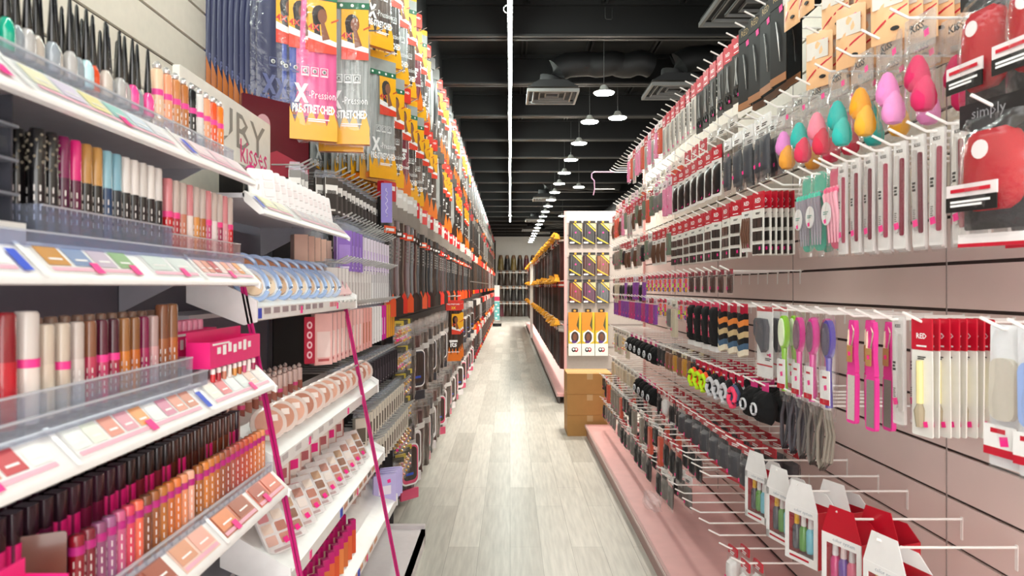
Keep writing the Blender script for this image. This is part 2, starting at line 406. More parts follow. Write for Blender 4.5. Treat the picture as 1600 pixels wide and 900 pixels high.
@lru_cache(maxsize=None)
def red_sponge(w=.15, h=.29):
    k = w/.15
    card = MB(); card.ext([(-w/2, .03), (w/2, .03), (w/2, -.03*k), (w*.1, -.05*k), (-w/2, -.02*k)], -.003, .003, pm('#151416', .35, coat=.3)); card.txt('simply', w*.5, -.01, -.005, -.0036, pm('#8c8c90', .4))
    back = MB(); back.ext(rrect(w, h*.8, .006, 2, 0, -h*.52), .012, .015, pm('#1a191b', .4))
    pad = MB()
    def fn(u, v):
        r = (1-abs(v)**3)**.5; kx = w*.42*(.55+.45*r); q = (1-u*u)**.5*max(0, 1-v**4)
        return (u*kx+w*.06*(1-v*v)-w*.03, -h*.45+v*h*.32, -.03*q-.004, .01)
    pad.slab(fn, 12, 14, pm('#b00018', .85, amt=.12, spec=.15))
    band = MB(); band.box(-w*.46, w*.3, -.042, -.039, -h*.66, -h*.56, pm('#e9dfe0', .4)); band.box(-w*.46, w*.3, -.043, -.040, -h*.78, -h*.66, pm('#171616', .4))
    band.lines(w*.6, -w*.08, -h*.61, -.0445, RED, .008); band.lines(w*.6, -w*.08, -h*.7, -.0445, TEXTW, .005, 2)
    seal = MB(); seal.lathe([(.018*k, -.001), (.018*k, .001)], 14, pm('#f3e9ea', .4), M=Matrix.Translation((w*.0, -.034, -h*.3)) @ Matrix.Rotation(PI/2, 4, 'X'))
    bag = MB(); bag.pillow(w*1.02, h, .09, .0, FILM, 8, 10, .006)
    foot = MB(); foot.box(-w/2, w/2, -.004, .004, -h-.012, -h+.012, pm('#f3eeee', .4)); foot.box(-w/2, w/2, -.0045, .0045, -h-.016, -h-.008, RED)
    return T('curl_sponge_bag', 'curl sponge', 'black-carded bag with a red curl sponge', [('header_card', card), ('backing_card', back), ('sponge', pad), ('label_band', band), ('round_seal', seal), ('bag', bag), ('bag_seam', foot)])

@lru_cache(maxsize=None)
def file_pack(strip, edge, h=.29, w=.045):
    bd = MB(); bd.ext(rrect(w, h, .004, 2, 0, .02-h/2), -.004, .004, pm('#e4e0de', .35, coat=.4))
    st = MB(); st.ext(rrect(w*.34, h*.72, .005, 2, -w*.18, -h*.42), -.009, -.0041, pm(strip, .55)); st.ext(rrect(w*.3, h*.72, .005, 2, w*.24, -h*.45), -.008, -.0041, pm(edge, .5))
    pr = MB(); pr.txt('KISS', w*.5, 0, -.01, -.0046, TEXTK, bold=.02); pr.lines(w*.26, -w*.18, -h*.36, -.0096, TEXTK, .006, 3, .5); pr.lines(w*.2, -w*.18, -h*.6, -.0096, pm('#77706c'), .003, 5, .8)
    sticker(pr, -w*.1, -h*.72, -.0098, .018)
    fl = MB(); fl.pillow(w*1.15, h*1.04, .03, .025, FILM, 4, 8, .002)
    return T('nail_file_pack', 'nail file', 'slim grey nail-file pack', [('backing_card', bd), ('nail_file', st), ('print', pr), ('sleeve', fl)])

@lru_cache(maxsize=None)
def mint_brush(c='#4fc9ad', grey='#8f8690'):
    bk = MB(); bk.ext(rrect(.075, .27, .03, 5, 0, -.115), .008, .012, pm(c, .25, alpha=.7, coat=.5))
    br = MB()
    for k in range(4):
        x = -.027+k*.018
        br.tube([(x, -.004, -.05), (x*1.05, -.016, -.075), (x, -.006, -.15), (x*.9, -.004, -.23)], [.006, .008, .006, .003], 8, pm(grey, .3, coat=.4))
        br.lathe([(.001, -.012), (.008, -.008), (.009, .004), (.001, .012)], 8, pm(c, .4), (x, -.012, -.062))
    tg = MB(); tg.ext(ell(.026, .038, 16, -.016, -.135), -.021, -.018, pm('#e6e3e2', .4)); tg.lines(.028, -.016, -.13, -.0216, pm('#7aa39a'), .004, 2); sticker(tg, -.02, -.16, -.0217, .013)
    fl = MB(); fl.pillow(.085, .29, .05, .02, FILM, 6, 8, .003)
    return T('hair_clip_pack', 'hair clip', 'mint shell pack of grey sectioning clips' if c == '#4fc9ad' else 'pink shell pack of sectioning clips', [('shell', bk), ('clip', br), ('round_label', tg), ('bag', fl)])

@lru_cache(maxsize=None)
def paddle(c, bristle, desc, h=.34):
    br = MB(); o = ell(.026, .062, 16, 0, -.07)
    br.ext(o, -.012, .006, pm(c, .3, coat=.4)); br.ext(ell(.019, .052, 16, 0, -.07), -.018, -.0121, pm(bristle, .8))
    hd = MB(); hd.tube([(0, -.003, -.13), (0, -.003, -.17), (0, -.003, -.29)], [.011, .009, .012], 8, pm(c, .3, coat=.4))
    cd = MB(); cd.ext(rrect(.055, .11, .003, 2, 0, -.225), -.018, -.0155, WHITE); cd.pr(-.0275, .0275, -.28, -.262, -.0186, RED); cd.lines(.026, 0, -.192, -.0186, RED, .007); sticker(cd, .005, -.225, -.0187, .016)
    fl = MB(); fl.pillow(.066, h, .05, .01, FILM, 6, 8, .003)
    return T('hair_brush_pack', 'hair brush', desc, [('brush_head', br), ('handle', hd), ('label_card', cd), ('bag', fl)])

@lru_cache(maxsize=None)
def pink_file(c='#ef3fa0', flat='#cfc6bd'):
    h = MB(); h.ext([(-.012, 0), (.012, 0), (.017, -.03), (.014, -.1), (.02, -.14), (.02, -.155), (-.02, -.155), (-.02, -.14), (-.014, -.1), (-.017, -.03)], -.007, .007, pm(c, .4, coat=.3))
    f = MB(); f.ext(rrect(.046, .155, .01, 3, 0, -.232), -.0065, .0065, pm(c, .45)); f.pr(-.018, .018, -.3, -.165, -.0069, pm(flat, .9, amt=.3, scale=300)); f.pr(-.018, .018, -.3, -.165, .0069, pm(flat, .9, amt=.3, scale=300))
    lp = MB(); lp.tube([(.0, -.004, -.012), (-.014, -.006, -.03), (-.012, -.01, -.075), (.008, -.011, -.08), (.012, -.007, -.03)], .003, 6, pm('#e9d9be', .8), closed=True)
    tg = MB(); tg.ext(rrect(.026, .05, .003, 2, .004, -.1), -.016, -.0145, pm('#b88a54', .6)); sticker(tg, .004, -.1, -.0165, .012)
    return T('pedicure_file', 'foot file', 'pink-handled pedicure file with cord loop', [('handle', h), ('file_plate', f), ('cord_loop', lp), ('hang_tag', tg)])

@lru_cache(maxsize=None)
def loofah_pack():
    bd = MB(); bd.ext(rrect(.13, .29, .004, 2, 0, -.125), .004, .007, WHITE); bd.pr(-.065, .065, -.222, -.216, .0035, RED); bd.pr(-.065, .065, .0, .02, .0035, RED)
    bd.lines(.05, .03, -.19, .0034, TEXTK, .004, 2); bd.lines(.02, .03, -.175, .0034, RED, .006); sticker(bd, .045, -.175, .0033, .014)
    sp = MB(); sp.ext([(-.045, -.04), (-.03, -.028), (.035, -.03), (.048, -.06), (.04, -.15), (.02, -.165), (.0, -.14), (-.025, -.12), (-.045, -.09)], -.022, .0, pm('#55545a', .9, amt=.25, scale=200))
    fl = MB(); fl.pillow(.138, .3, .055, .025, FILM, 8, 10, .003)
    return T('glove_pack', 'bath glove', 'white pack showing a grey exfoliating pad', [('backing_card', bd), ('exfoliating_pad', sp), ('bag', fl)])

@lru_cache(maxsize=None)
def blue_pack(c='#9db6ea'):
    bd = MB(); bd.ext(rrect(.08, .3, .004, 2, 0, -.13), -.003, .003, pm('#eef0f4', .4)); bd.ext(rrect(.06, .13, .02, 3, 0, -.115), -.016, -.003, pm(c, .6))
    cd = MB(); cd.box(-.04, .04, -.018, -.0165, -.24, -.19, WHITE); cd.box(-.04, .04, -.0185, -.0165, -.255, -.238, RED); cd.lines(.036, -.005, -.202, -.0186, RED, .01); sticker(cd, .01, -.222, -.0187, .02)
    fl = MB(); fl.pillow(.086, .31, .04, .02, FILM, 6, 8, .003)
    return T('bath_cap_pack', 'bath accessory', 'pale %s pack with white label and red band' % ('blue' if c == '#9db6ea' else 'grey'), [('backing_card', bd), ('label_card', cd), ('bag', fl)])

@lru_cache(maxsize=None)
def peach_bag():
    b = MB(); b.pillow(.105, .19, .022, .02, pm('#eab98a', .35, coat=.3), 6, 8, .003)
    pr = MB(); 
    pr.slab(lambda u, v: (u*.05, -.11+u*.03+v*.003, -.0125+abs(u)**2*.011, -.0115+abs(u)**2*.011), 6, 1, RED)
    pr.ext(ell(.012, .006, 10, .02, -.14), -.0125, -.0085, TEXTK); 
    pr.lines(.03, .03, -.03, -.0098, RED, .004); sticker(pr, .02, -.02, -.0085, .015)
    w = MB(); w.pillow(.085, .06, .0, -.015, pm('#d9d3cb', .2, coat=.5), 4, 4, y=-.0105)
    return T('lash_pouch', 'lash pouch', 'peach foil pouch with red diagonal stripe', [('pouch', b), ('print', pr), ('window', w)])

@lru_cache(maxsize=None)
def black_flat(w=.12, h=.36):
    b = MB(); b.ext(rrect(w, h, .004, 2, 0, .02-h/2), -.003, .003, pm('#080708', .5, spec=.25))
    hd = MB(); hd.box(-w/2, w/2, -.0045, -.0031, -.045, .02, pm('#15120d', .5, spec=.2)); hd.txt('RED', w*.55, 0, -.02, -.005, pm('#8c6f33', .35, .6)); sticker(hd, w*.2, -.06, -.0048, .024)
    bt = MB(); bt.box(-w/2, w/2, -.0045, -.0031, .02-h, .05-h, pm('#a0673a', .4))
    cut = MB(); cut.tube([(-w*.1, -.005, -.1), (w*.05, -.006, -.16), (w*.15, -.005, -.26)], [.003, .005, .001], 6, CHROME)
    fl = MB(); fl.pillow(w*1.05, h*1.02, .02, .025, FILM, 4, 8, .002)
    return T('shear_case_pack', 'shears', 'flat black shear pack with bronze heading', [('backing_card', b), ('header_card', hd), ('footer_strip', bt), ('shears', cut)])

@lru_cache(maxsize=None)
def kit_box(red=False):
    w, d, h = .105, .06, .135
    RB = pm('#c01128', .4, coat=.3)
    bx = MB(); z1 = -.042; z0 = z1-h
    bx.box(-w/2, -w/2+.002, -d/2, d/2, z0, z1, RB); bx.box(w/2-.002, w/2, -d/2, d/2, z0, z1, RB)
    bx.box(-w/2+.002, w/2-.002, d/2-.002, d/2, z0, z1, RB); bx.box(-w/2+.002, w/2-.002, -d/2, d/2-.002, z0, z0+.002, WHITE)
    fr = MB(); y = -d/2
    for a in ((-w/2, w/2, z1-.02, z1), (-w/2, w/2, z0, z0+.02), (-w/2, -w/2+.012, z0, z1), (w/2-.012, w/2, z0, z1)): fr.box(a[0], a[1], y-.002, y, a[2], a[3], WHITE)
    fr.txt('color system', w*.56, .008, z1-.013, y-.0026, pm('#8f9aa8')); fr.lines(w*.6, -w*.05, z0+.011, y-.0026, RED, .005)
    tab = MB(); m = RB if red else WHITE
    tab.ext([(-w/2, z1), (w/2, z1), (w*.3, .02), (-w*.3, .02)], y-.0015, y, m); hole(tab, w, .0, BLACK); tab.ext([(-w/2, z1), (w/2, z1), (w*.2, z1+.03), (-w*.2, z1+.03)], d/2-.002, d/2-.0005, m)
    bt = []
    for k, (c, cc) in enumerate((('#3f3f4a', '#e8b416'), ('#5f9d3f', '#f2efec'), ('#7fd0e2', '#ffffff'), ('#4fb7d8', '#f2f2f2')) if not red else (('#d3267a', '#efefef'), ('#6a3fa0', '#f0e0e0'), ('#e46a8c', '#e5e5e5'))):
        b = MB(); x = -w*.32+k*w*.215
        b.lathe([(.009, 0), (.0108, .006), (.0108, .052), (.006, .06)], 10, pm(c, .25, coat=.5), (x, -.012, z0+.024)); b.lathe([(.006, .06), (.0065, .064), (.005, .092), (.003, .094)], 8, pm(cc, .35), (x, -.012, z0+.024))
        bt.append(('bottle', b))
    wn = MB(); wn.box(-w/2+.012, w/2-.012, y-.0012, y-.0008, z0+.02, z1-.02, CLEAR)
    return T('nail_kit_box', 'nail kit', '', [('carton', bx), ('window_frame', fr), ('hang_tab', tab), ('window_film', wn)]+bt)

@lru_cache(maxsize=None)
def scrunchie_pack(cols, desc, r=.035):
    hd = MB(); hd.ext(rrect(.06, .05, .003, 2, 0, -.005), -.002, .002, pm('#d81f4a', .4)); hd.lines(.03, 0, -.008, -.0026, TEXTW, .008)
    parts = [('header_card', hd)]
    for k, c in enumerate(cols):
        m = MB(); n = 18
        m.tube([((r*(1-.05*k))*math.cos(a), -.012-.014*k+.003*math.sin(5*a), -.045-r*.5+(r*1.15)*math.sin(a)-.008*k) for a in [i*2*PI/n for i in range(n)]], [.0085+.002*(i % 2) for i in range(n)], 7, pm(c, .9), closed=True)
        parts.append(('hair_tie', m))
    return T('hair_tie_pack', 'hair tie', desc, parts)

@lru_cache(maxsize=None)
def black_puff(desc='fluffy black ponytail scrunchie', c='#0b0a0c', w=.13):
    b = MB()
    def fn(u, v):
        k = max(0, 1-u*u)**.5*max(0, 1-v*v)**.5; q = .012*math.sin(9*u+3)*math.cos(8*v)
        return (u*w/2*(.7+.3*math.cos(v*1.5)), -.075+v*w*.5, -(w*.38)*k+q*k-.001, (w*.3)*k+.001)
    b.slab(fn, 14, 14, pm(c, .95, amt=.4, scale=90))
    hd = MB(); hd.ext(rrect(.05, .05, .003, 2, 0, .0), -.002, .002, pm('#e3408a', .4))
    rg = MB(); rg.tube([(.022*math.cos(a), -.052, -.08+.022*math.sin(a)) for a in [i*PI/7 for i in range(14)]], .005, 6, pm('#d8d8dc', .5), closed=True)
    return T('puff_scrunchie', 'scrunchie', desc, [('puff', b), ('header_card', hd), ('elastic_ring', rg)])

@lru_cache(maxsize=None)
def headband_pack():
    b = MB()
    for k, c in enumerate(('#141012', '#e5853c', '#1a1416', '#cbb083', '#171315', '#46617c', '#e8dcc4')):
        b.slab(lambda u, v, k=k: (u*.035, -.03-k*.026-.012*(1-abs(u))+v*.013, -.02-.004*math.cos(u*3), .005), 6, 2, pm(c, .9))
    hd = MB(); hd.ext(rrect(.07, .05, .003, 2, 0, .0), -.002, .002, pm('#c4173c', .4))
    return T('headband_pack', 'headband', 'striped black, orange and tan headband pack', [('header_card', hd), ('headband', b)])

@lru_cache(maxsize=None)
def sock_pack(c='#0d0c0e', lbl='#e0456a'):
    b = MB(); b.pillow(.085, .2, .05, .0, pm(c, .9, amt=.3), 6, 10, .003, ex=6)
    w = MB(); w.slab(lambda u, v: (u*.012-.022, -.1+v*.055, -.024, -.02), 2, 2, pm(lbl, .5)); w.lines(.012, -.022, -.1, -.0246, TEXTW, .006, 3)
    hd = MB(); hd.ext(rrect(.085, .045, .003, 2, 0, .0), -.003, .003, pm(lbl, .4)); ft = MB(); ft.box(-.043, .043, -.012, .012, -.225, -.2, WHITE)
    return T('durag_pack', 'durag', 'black durag pack with pink label', [('durag', b), ('label', w), ('header_card', hd), ('footer_card', ft)])

@lru_cache(maxsize=None)
def cord_bundle(c):
    b = MB()
    for k in range(3):
        b.tube([(-.02+k*.008, -.005*k, 0), (-.045+k*.01, -.006*k-.004, -.08), (-.035+k*.01, -.008*k-.006, -.17), (0, -.008*k-.006, -.2), (.035-k*.01, -.008*k-.004, -.17), (.045-k*.01, -.006*k, -.08), (.02-k*.008, -.005*k, 0)], .0055, 7, pm(c, .8))
    hd = MB(); hd.ext(rrect(.05, .04, .003, 2, 0, .0), -.002, .002, WHITE)
    return T('elastic_cord_bundle', 'elastic cord', '', [('cord', b), ('header_card', hd)])

RZ = -PI/2
HOOKN = [0]
def hooks_at(y, z, xt=1.0, n=None, row=''):
    HOOKN[0] += 1
    put(hook_t(round(XW-xt+.002, 3)), (xt, y, z), label=lab('white wire peg hook', row), group='wire peg hooks on the slatwall gondola')
def hang(t, x, y, z, row, group, rz=None, desc=None, j=.08):
    put(t, (x, y, z-.012), (RZ+.12 if rz is None else rz)+R.uniform(-j, j), lab(desc or t.desc, row), group, ry=R.uniform(-.02, .02))

# --- row by row; ys = peg positions, stock(y) -> (template, depth offsets)
def row(name, dz, ys, stock, xt=1.0):
    for i, y in enumerate(ys):
        z = EYE+dz
        hooks_at(y, z, xt, row=name+"'s hooks")
        st = stock(y)
        if not st: continue
        t, xs = st
        for k, dx in enumerate(xs):
            put(t, (xt+dx, y, z-.012), RZ+.12+R.uniform(-.08, .08), f'{t.desc}, {od(i+1)} peg of {name}'+(f', {od(k+1)} back' if k else ''), t.cat+' packs in '+name, ry=R.uniform(-.02, .02))
def ar(a, b, st):
    o = []
    while a < b: o.append(round(a, 3)); a += st
    return o
PAD = clear_pack(.1, .27, '#3e3f46', 'pad', desc='clear pack of charcoal pads', name='pad_pack')
GSTR = clear_pack(.1, .24, '#8d8277', 'strips', '#dcd6cf', desc='clear pack of beige strips', name='strip_pack')
PINKP = clear_pack(.07, .25, '#ee8fb5', 'strips', '#f6dfe7', desc='clear pack of pink picks', name='pick_pack', n=3)
ORNP = clear_pack(.08, .24, '#d9563a', 'strips', '#f3e2da', desc='clear pack of coral clips', name='clip_pack', n=3)
GRNP = clear_pack(.08, .2, '#6c7a66', 'strips', '#c8142f', desc='red-topped pack of olive nets', name='net_pack')
DARKP = clear_pack(.09, .22, '#1c1a1d', 'pad', '#c8142f', desc='red-topped pack of black pads', name='pad_pack')
GREYP = clear_pack(.1, .2, '#77736f', 'pad', '#efecea', desc='clear pack of grey nets', name='net_pack')
ELA = clear_pack(.07, .12, '#4a2f28', 'block', '#8e2434', desc='small pack of brown elastics', name='elastic_pack', t=.016)
ELB = clear_pack(.07, .13, '#d87fc0', 'rings', '#d9365c', desc='small pack of bright elastics', name='elastic_pack', t=.016, n=6)
PURP = clear_pack(.07, .2, '#8d3fa8', 'strips', '#f0d5e6', desc='clear pack of purple combs', name='comb_pack', n=5)
MAGP = clear_pack(.07, .2, '#c83a80', 'strips', '#b81a3a', desc='red-topped pack of magenta combs', name='comb_pack', n=5)
BEAD = clear_pack(.08, .22, '#e2b53f', 'beads', '#efeadd', desc='clear pack of gold beads', name='bead_pack')
CREAMB = clear_pack(.1, .25, '#d8cdb4', 'strips', '#efe9dd', desc='clear pack of cream rods', name='rod_pack', n=5)
GOLDB = clear_pack(.09, .15, '#cf9430', 'block', '#efe2c0', desc='small pack of golden hair net', name='net_pack', t=.02)
BLKB = clear_pack(.09, .15, '#17161a', 'strips', '#c0bfc0', desc='small pack of black hair net', name='net_pack', t=.02)
BRNB = clear_pack(.09, .16, '#8a5a3c', 'block', '#5c4030', desc='small pack of brown hair net', name='net_pack', t=.02)
SPG = clear_pack(.13, .2, '#4a494e', 'pad', '#c8142f', desc='red-topped bag of charcoal sponge', name='sponge_pack', t=.06, band='#c8142f')
WSP = clear_pack(.08, .17, '#e9e7e6', 'pad', '#c8142f', desc='red-topped bag of white cotton', name='cotton_pack', t=.05)
GLV = clear_pack(.1, .24, '#c9b89a', 'strips', '#e9e5df', desc='clear bag of tan foam rollers', name='roller_pack', n=5)
SCIS = red_card('scissors', .085, .3, '#26221c', '#1a1a1a'); TWZ = red_card('tool', .07, .28, '#d9cfc6'); PINS = red_card('pins', .1, .26)
REDPAD = red_card('pad', .11, .25, '#ece8e4', '#1b1b1e'); TINT = red_card('brush', .068, .29, '#eceae4'); CLP = red_card('clips', .09, .24, '#f1eeea', '#6b4a3a')

N1 = 'the top right row'
row(N1, 1.13, ar(2.45, 7.0, .125), lambda y: (peach_bag(), (.03,)) if y < 2.7 else (black_flat(), (.03, .09)) if y < 3.2 else (SCIS, (.03,)) if y < 3.9 else (TWZ, (.03,)) if y < 4.75 else (R.choice([TWZ, PINKP, ORNP]), (.03,)) if y < 6.2 else None)
N1b = 'the peach pouch rows'
for y in (1.95, 2.17, 2.39):
    hooks_at(y, EYE+.86, 1.02, row='the peach pouch hooks')
    for k in range(7): hang(peach_bag(), 1.05+k*.042, y, EYE+.86, N1b, 'lash pouches', rz=-1.05)
for y in (1.9, 2.12, 2.34):
    hooks_at(y, EYE+1.02, 1.02, row='the peach pouch hooks')
    for k in range(4): hang(peach_bag(), 1.08+k*.05, y, EYE+1.02, N1b, 'lash pouches', rz=-1.05)
N1c = 'the small-goods row under the scissors'
row(N1c, .80, ar(3.35, 7.0, .17), lambda y: (R.choice([CLP, GSTR, PINS]), (.03,)) if y < 4.3 else (R.choice([ORNP, BEAD, PINKP, BEAD, TWZ]), (.03,)), 1.03)
N2 = 'the second right row'
SPC = [('#2fb9b0', '#e83a5e', 'teal and red'), ('#f58aa0', '#e0304f', 'coral and red'), ('#22b3ad', '#34c0b8', 'teal'), ('#f5a516', '#f7b733', 'orange'), ('#f08ccf', '#f49ad6', 'pale pink'), ('#cf1d5c', '#d92463', 'magenta'), ('#e98bd4', '#f2a53c', 'lilac and orange')]
def st2(y):
    if y < 1.62 or 1.62 <= y < 1.8: return (red_sponge(), (.1, .19))
    if y < 2.85:
        i = {0: 5, 1: 4, 2: 3, 3: 2, 4: 1, 5: 0, 6: 6}[min(6, int((y-1.8)/.15))]
        return (sponge_bag(*SPC[i][:2], 'bag of %s makeup sponges' % SPC[i][2]), (.06, .16))
    if y < 3.4: return (PAD, (.04, .1))
    if y < 4.4: return (REDPAD, (.03,))
    if y < 5.0: return (R.choice([PINKP, GREYP]), (.03,))
    return (R.choice([ORNP, GRNP, CLP, TWZ, PINKP]), (.03,))
row(N2, .695, [1.47, 1.63]+ar(1.82, 2.88, .15)+ar(2.93, 7.0, .145), st2)
N3 = 'the third right row'
FC = [('#c9c4c1', '#7d2438'), ('#d5d0cb', '#8b2b3c'), ('#b9b2ae', '#6b2233'), ('#e0dcc6', '#efb88f'), ('#cfcac6', '#a03a52')]
def st3(y):
    if y < 1.6: return (red_sponge(.17, .27), (.03, .13))
    if y < 2.25: return (file_pack(*FC[int(y*100) % 5]), (.06, .11, .16))
    if y < 2.34: return (mint_brush('#ee5f86', '#e8a0b0'), (.05,))
    if y < 2.6: return (mint_brush(), (.05, .12))
    if y < 2.85: return None
    if y < 3.0: return (PINS, (.03, .055, .08, .105, .13, .155))
    if y < 4.5: return (R.choice([PINS, PINS, CLP]), (.03, .06))
    return (R.choice([GREYP, GRNP, DARKP, GSTR, CLP]), (.03,))
row(N3, .385, [1.5]+ar(1.66, 2.25, .083)+[2.28, 2.4, 2.5, 2.66, 2.78, 2.92]+ar(3.06, 7.0, .15), st3)
N3b = 'the eye-level right row'
row(N3b, .075, ar(3.3, 7.0, .14), lambda y: (ELA, (.03,)) if y < 4.1 else (ELB, (.03,)) if y < 5.4 else (R.choice([CREAMB, DARKP, PURP]), (.03,)))
N4 = 'the fourth right row'
def st4(y):
    if y < 1.42: return (blue_pack(), (.04,))
    if y < 1.5: return (blue_pack('#cfc8bb'), (.04,))
    if y < 1.8: return (TINT, tuple(.03+.022*k for k in range(8)))
    if y < 1.95: return (file_pack('#d9d5d2', '#c8c2bd'), (.05, .1))
    if y < 2.22: return (pink_file(flat=('#cfc6bd' if y > 2.1 else '#8d8780')), (.03, .08))
    if y < 2.34: return (paddle('#5a4cab', '#5d5568', 'purple-backed hair brush pack'), (.03,))
    if y < 2.55: return (paddle('#e0409c', '#7a5a6a', 'pink-backed hair brush pack'), (.03, .08))
    if y < 2.72: return (paddle('#8fcf2c', '#e5efd2', 'lime green hair brush pack'), (.03, .07))
    if y < 2.95: return (loofah_pack(), (.03, .09))
    if y < 3.42: return (headband_pack(), (.03,))
    if y < 4.0: return (sock_pack(), (.03,))
    if y < 4.9: return (R.choice([GREYP, ELB, CREAMB]), (.03,))
    return (R.choice([PURP, MAGP, MAGP]), (.03,))
row(N4, -.088, [1.39, 1.47, 1.76, 1.9, 2.0, 2.11, 2.27, 2.39, 2.5, 2.64, 2.86]+ar(3.1, 7.0, .145), st4)
N5 = 'the fifth right row'
NEON = scrunchie_pack(('#0e0d10', '#ff5c2a', '#c6f021'), 'neon orange and lime hair ties')
GRYT = scrunchie_pack(('#141317', '#4c5778', '#ff4a70'), 'black, slate and pink hair ties')
BLKT = scrunchie_pack(('#0e0d10', '#1a191c', '#cfced2'), 'black and white hair ties')
def st5(y):
    if y < 2.8: return None
    if y < 3.0: return (black_puff(), (.03, .1))
    if y < 3.9: return (R.choice([NEON, GRYT, NEON, BLKT]), (.02, .1, .19))
    if y < 4.9: return (R.choice([BLKB, BLKB, GOLDB, BRNB]), (.03, .13))
    if y < 6.1: return (black_puff(), (.03,))
    return (R.choice([CREAMB, BEAD, GREYP]), (.03,))
row(N5, -.40, [2.84, 2.97]+ar(3.12, 4.9, .115)+ar(4.95, 6.1, .2)+ar(6.15, 7.0, .13), st5)
for k, y in enumerate((2.36, 2.44, 2.52, 2.6, 2.68)):
    hooks_at(y, EYE-.40, 1.03, row='the bare hooks over the grey cords')
    c = ['#8d8478', '#77706a', '#6a6462', '#57535a', '#4a464c'][k]
    hang(cord_bundle(c), 1.06, y, EYE-.40, 'the grey cord group under the brushes', 'elastic cord bundles', desc='loop bundle of %s elastic cord' % ('grey' if k > 1 else 'beige-grey'))
N6 = 'the sixth right row'
def st6(y):
    if y < 3.0: return None
    if y < 4.2: return (SPG, (.03, .12, .22))
    if y < 5: return (R.choice([DARKP, WSP]), (.03, .14))
    return (R.choice([GLV, CREAMB, GLV]), (.03,)) if y > 5.6 else (black_puff('black fluffy hair puff'), (.03,))
row(N6, -.70, [1.89, 2.12, 2.41, 2.6, 2.84]+ar(3.05, 4.3, .16)+ar(4.3, 7.0, .18), st6)
for i, (y, rd, dx, wh) in enumerate(((1.89, False, .04, 'pale blue side next to the empty hooks'), (2.12, True, .03, 'red gable tab'), (2.12, True, .14, 'red gable tab, behind the front one'), (2.41, False, .03, 'green and blue bottles'), (2.41, False, .14, 'bottles, behind the front one'), (2.6, False, .03, 'blue bottles, further along'), (2.84, False, .03, 'blue bottles, furthest along'))):
    t = kit_box(rd); put(t, (1.0+dx, y-.0, EYE-.712+.02), -1.2 if i in (1, 2, 3, 4) else -1.3, 'white windowed nail kit box with '+wh, 'nail kit boxes', s=1.4)
N7 = 'the seventh right row'
row(N7, -.86, ar(3.2, 6.9, .15), lambda y: None if y < 3.7 else (R.choice([GSTR, ORNP, DARKP, DARKP, BLKB]), (.03, .14)) if R.random() < .85 else None, .88)
N8 = 'the lowest right row'
row(N8, -1.08, ar(2.75, 6.9, .155), lambda y: (WSP, (.04, .09)) if y < 3.0 else None if y < 3.7 else (R.choice([DARKP, DARKP, GREYP]), (.03, .13)) if R.random() < .75 else None, .88)

cb_ = MB(); cb_.slab(lambda u, v: (u*.075, .06+v*.06*(1-.2*u*u), -.035*(1-u*u)*(1-v*v)+.012*math.sin(7*u+5*v)-.002, .03*(1-u*u)*(1-v*v)+.012*math.sin(7*u+5*v)+.002), 10, 10, film(.07, .1))
put(T('crumpled_bag', 'plastic bag', 'crumpled clear plastic bag lying on the pink base deck', [('film', cb_)]), (.88, 4.36, .132), -1.0)
# ------------------------------------------------------------------ cartons at the gondola end
CARD = pm('#b98a4e', .7, amt=.08, scale=14)
for k in range(3):
    b = MB(); b.ext(rrect(.46, .21, .004, 1, 0, .105), 0, .42, CARD); 
    tp = MB(); tp.box(-.23, .23, .185, .235, .209, .2112, pm('#c9a877', .35)); tp.box(-.03, .03, -.0008, 0, .15, .21, pm('#c9a877', .35))
    sm = MB(); sm.box(-.229, .229, .209, .211, .2095, .2105, pm('#6d4c26', .8))
    put(T('cardboard_carton', 'carton', '', [('box', b), ('packing_tape', tp), ('flap_seam', sm)]), (.585+.23+R.uniform(-.004, .004), 7.16+.006*k, .212*k), 0, 'brown cardboard carton, %s of the three stacked at the gondola end' % ('bottom', 'middle', 'top')[k], 'stacked cartons')

# ------------------------------------------------------------------ second gondola (hair packs) beyond the cross aisle
Y2 = 9.15; X2 = .70
mb = MB(); mb.box(X2+.0, X2+.035, Y2-.04, Y2, 0, 2.5, PINKSTEEL)
ew = MB(); ew.box(X2+.035, 1.9, Y2-.02, Y2+.0, 0.1, 2.35, pm('#b5a8a0', .5))
for k in range(8): ew.box(X2+.035, 1.9, Y2-.024, Y2-.02, .15+k*.29, .165+k*.29, pm('#8a7d78', .6))
sp = MB(); sp.box(1.02, 1.06, Y2, 27.5, .1, 2.35, pm('#cfc6c0', .5))
bd = MB(); bd.box(.62, 1.05, Y2, 27.5, .09, .13, PINKSTEEL)
kk = MB(); kk.box(.63, .65, Y2, 27.5, 0, .09, pm('#4a4442', .6)); rl = MB(); rl.box(.605, .622, Y2, 27.5, .09, .132, pm('#c7a09d', .3))
hp = MB(); hp.box(X2+.035, 1.9, Y2-.03, Y2-.02, 2.35, 2.5, pm('#f2eeea', .5))
put(T('hair_gondola', 'shelving', '', [('end_post', mb, None, 'pink steel end post'), ('end_panel', ew), ('header_panel', hp), ('spine_panel', sp), ('base_deck', bd), ('kick_plate', kk), ('front_rail', rl)]), (0, 0, 0), label='far gondola of hair packs with pink end post behind the cartons')

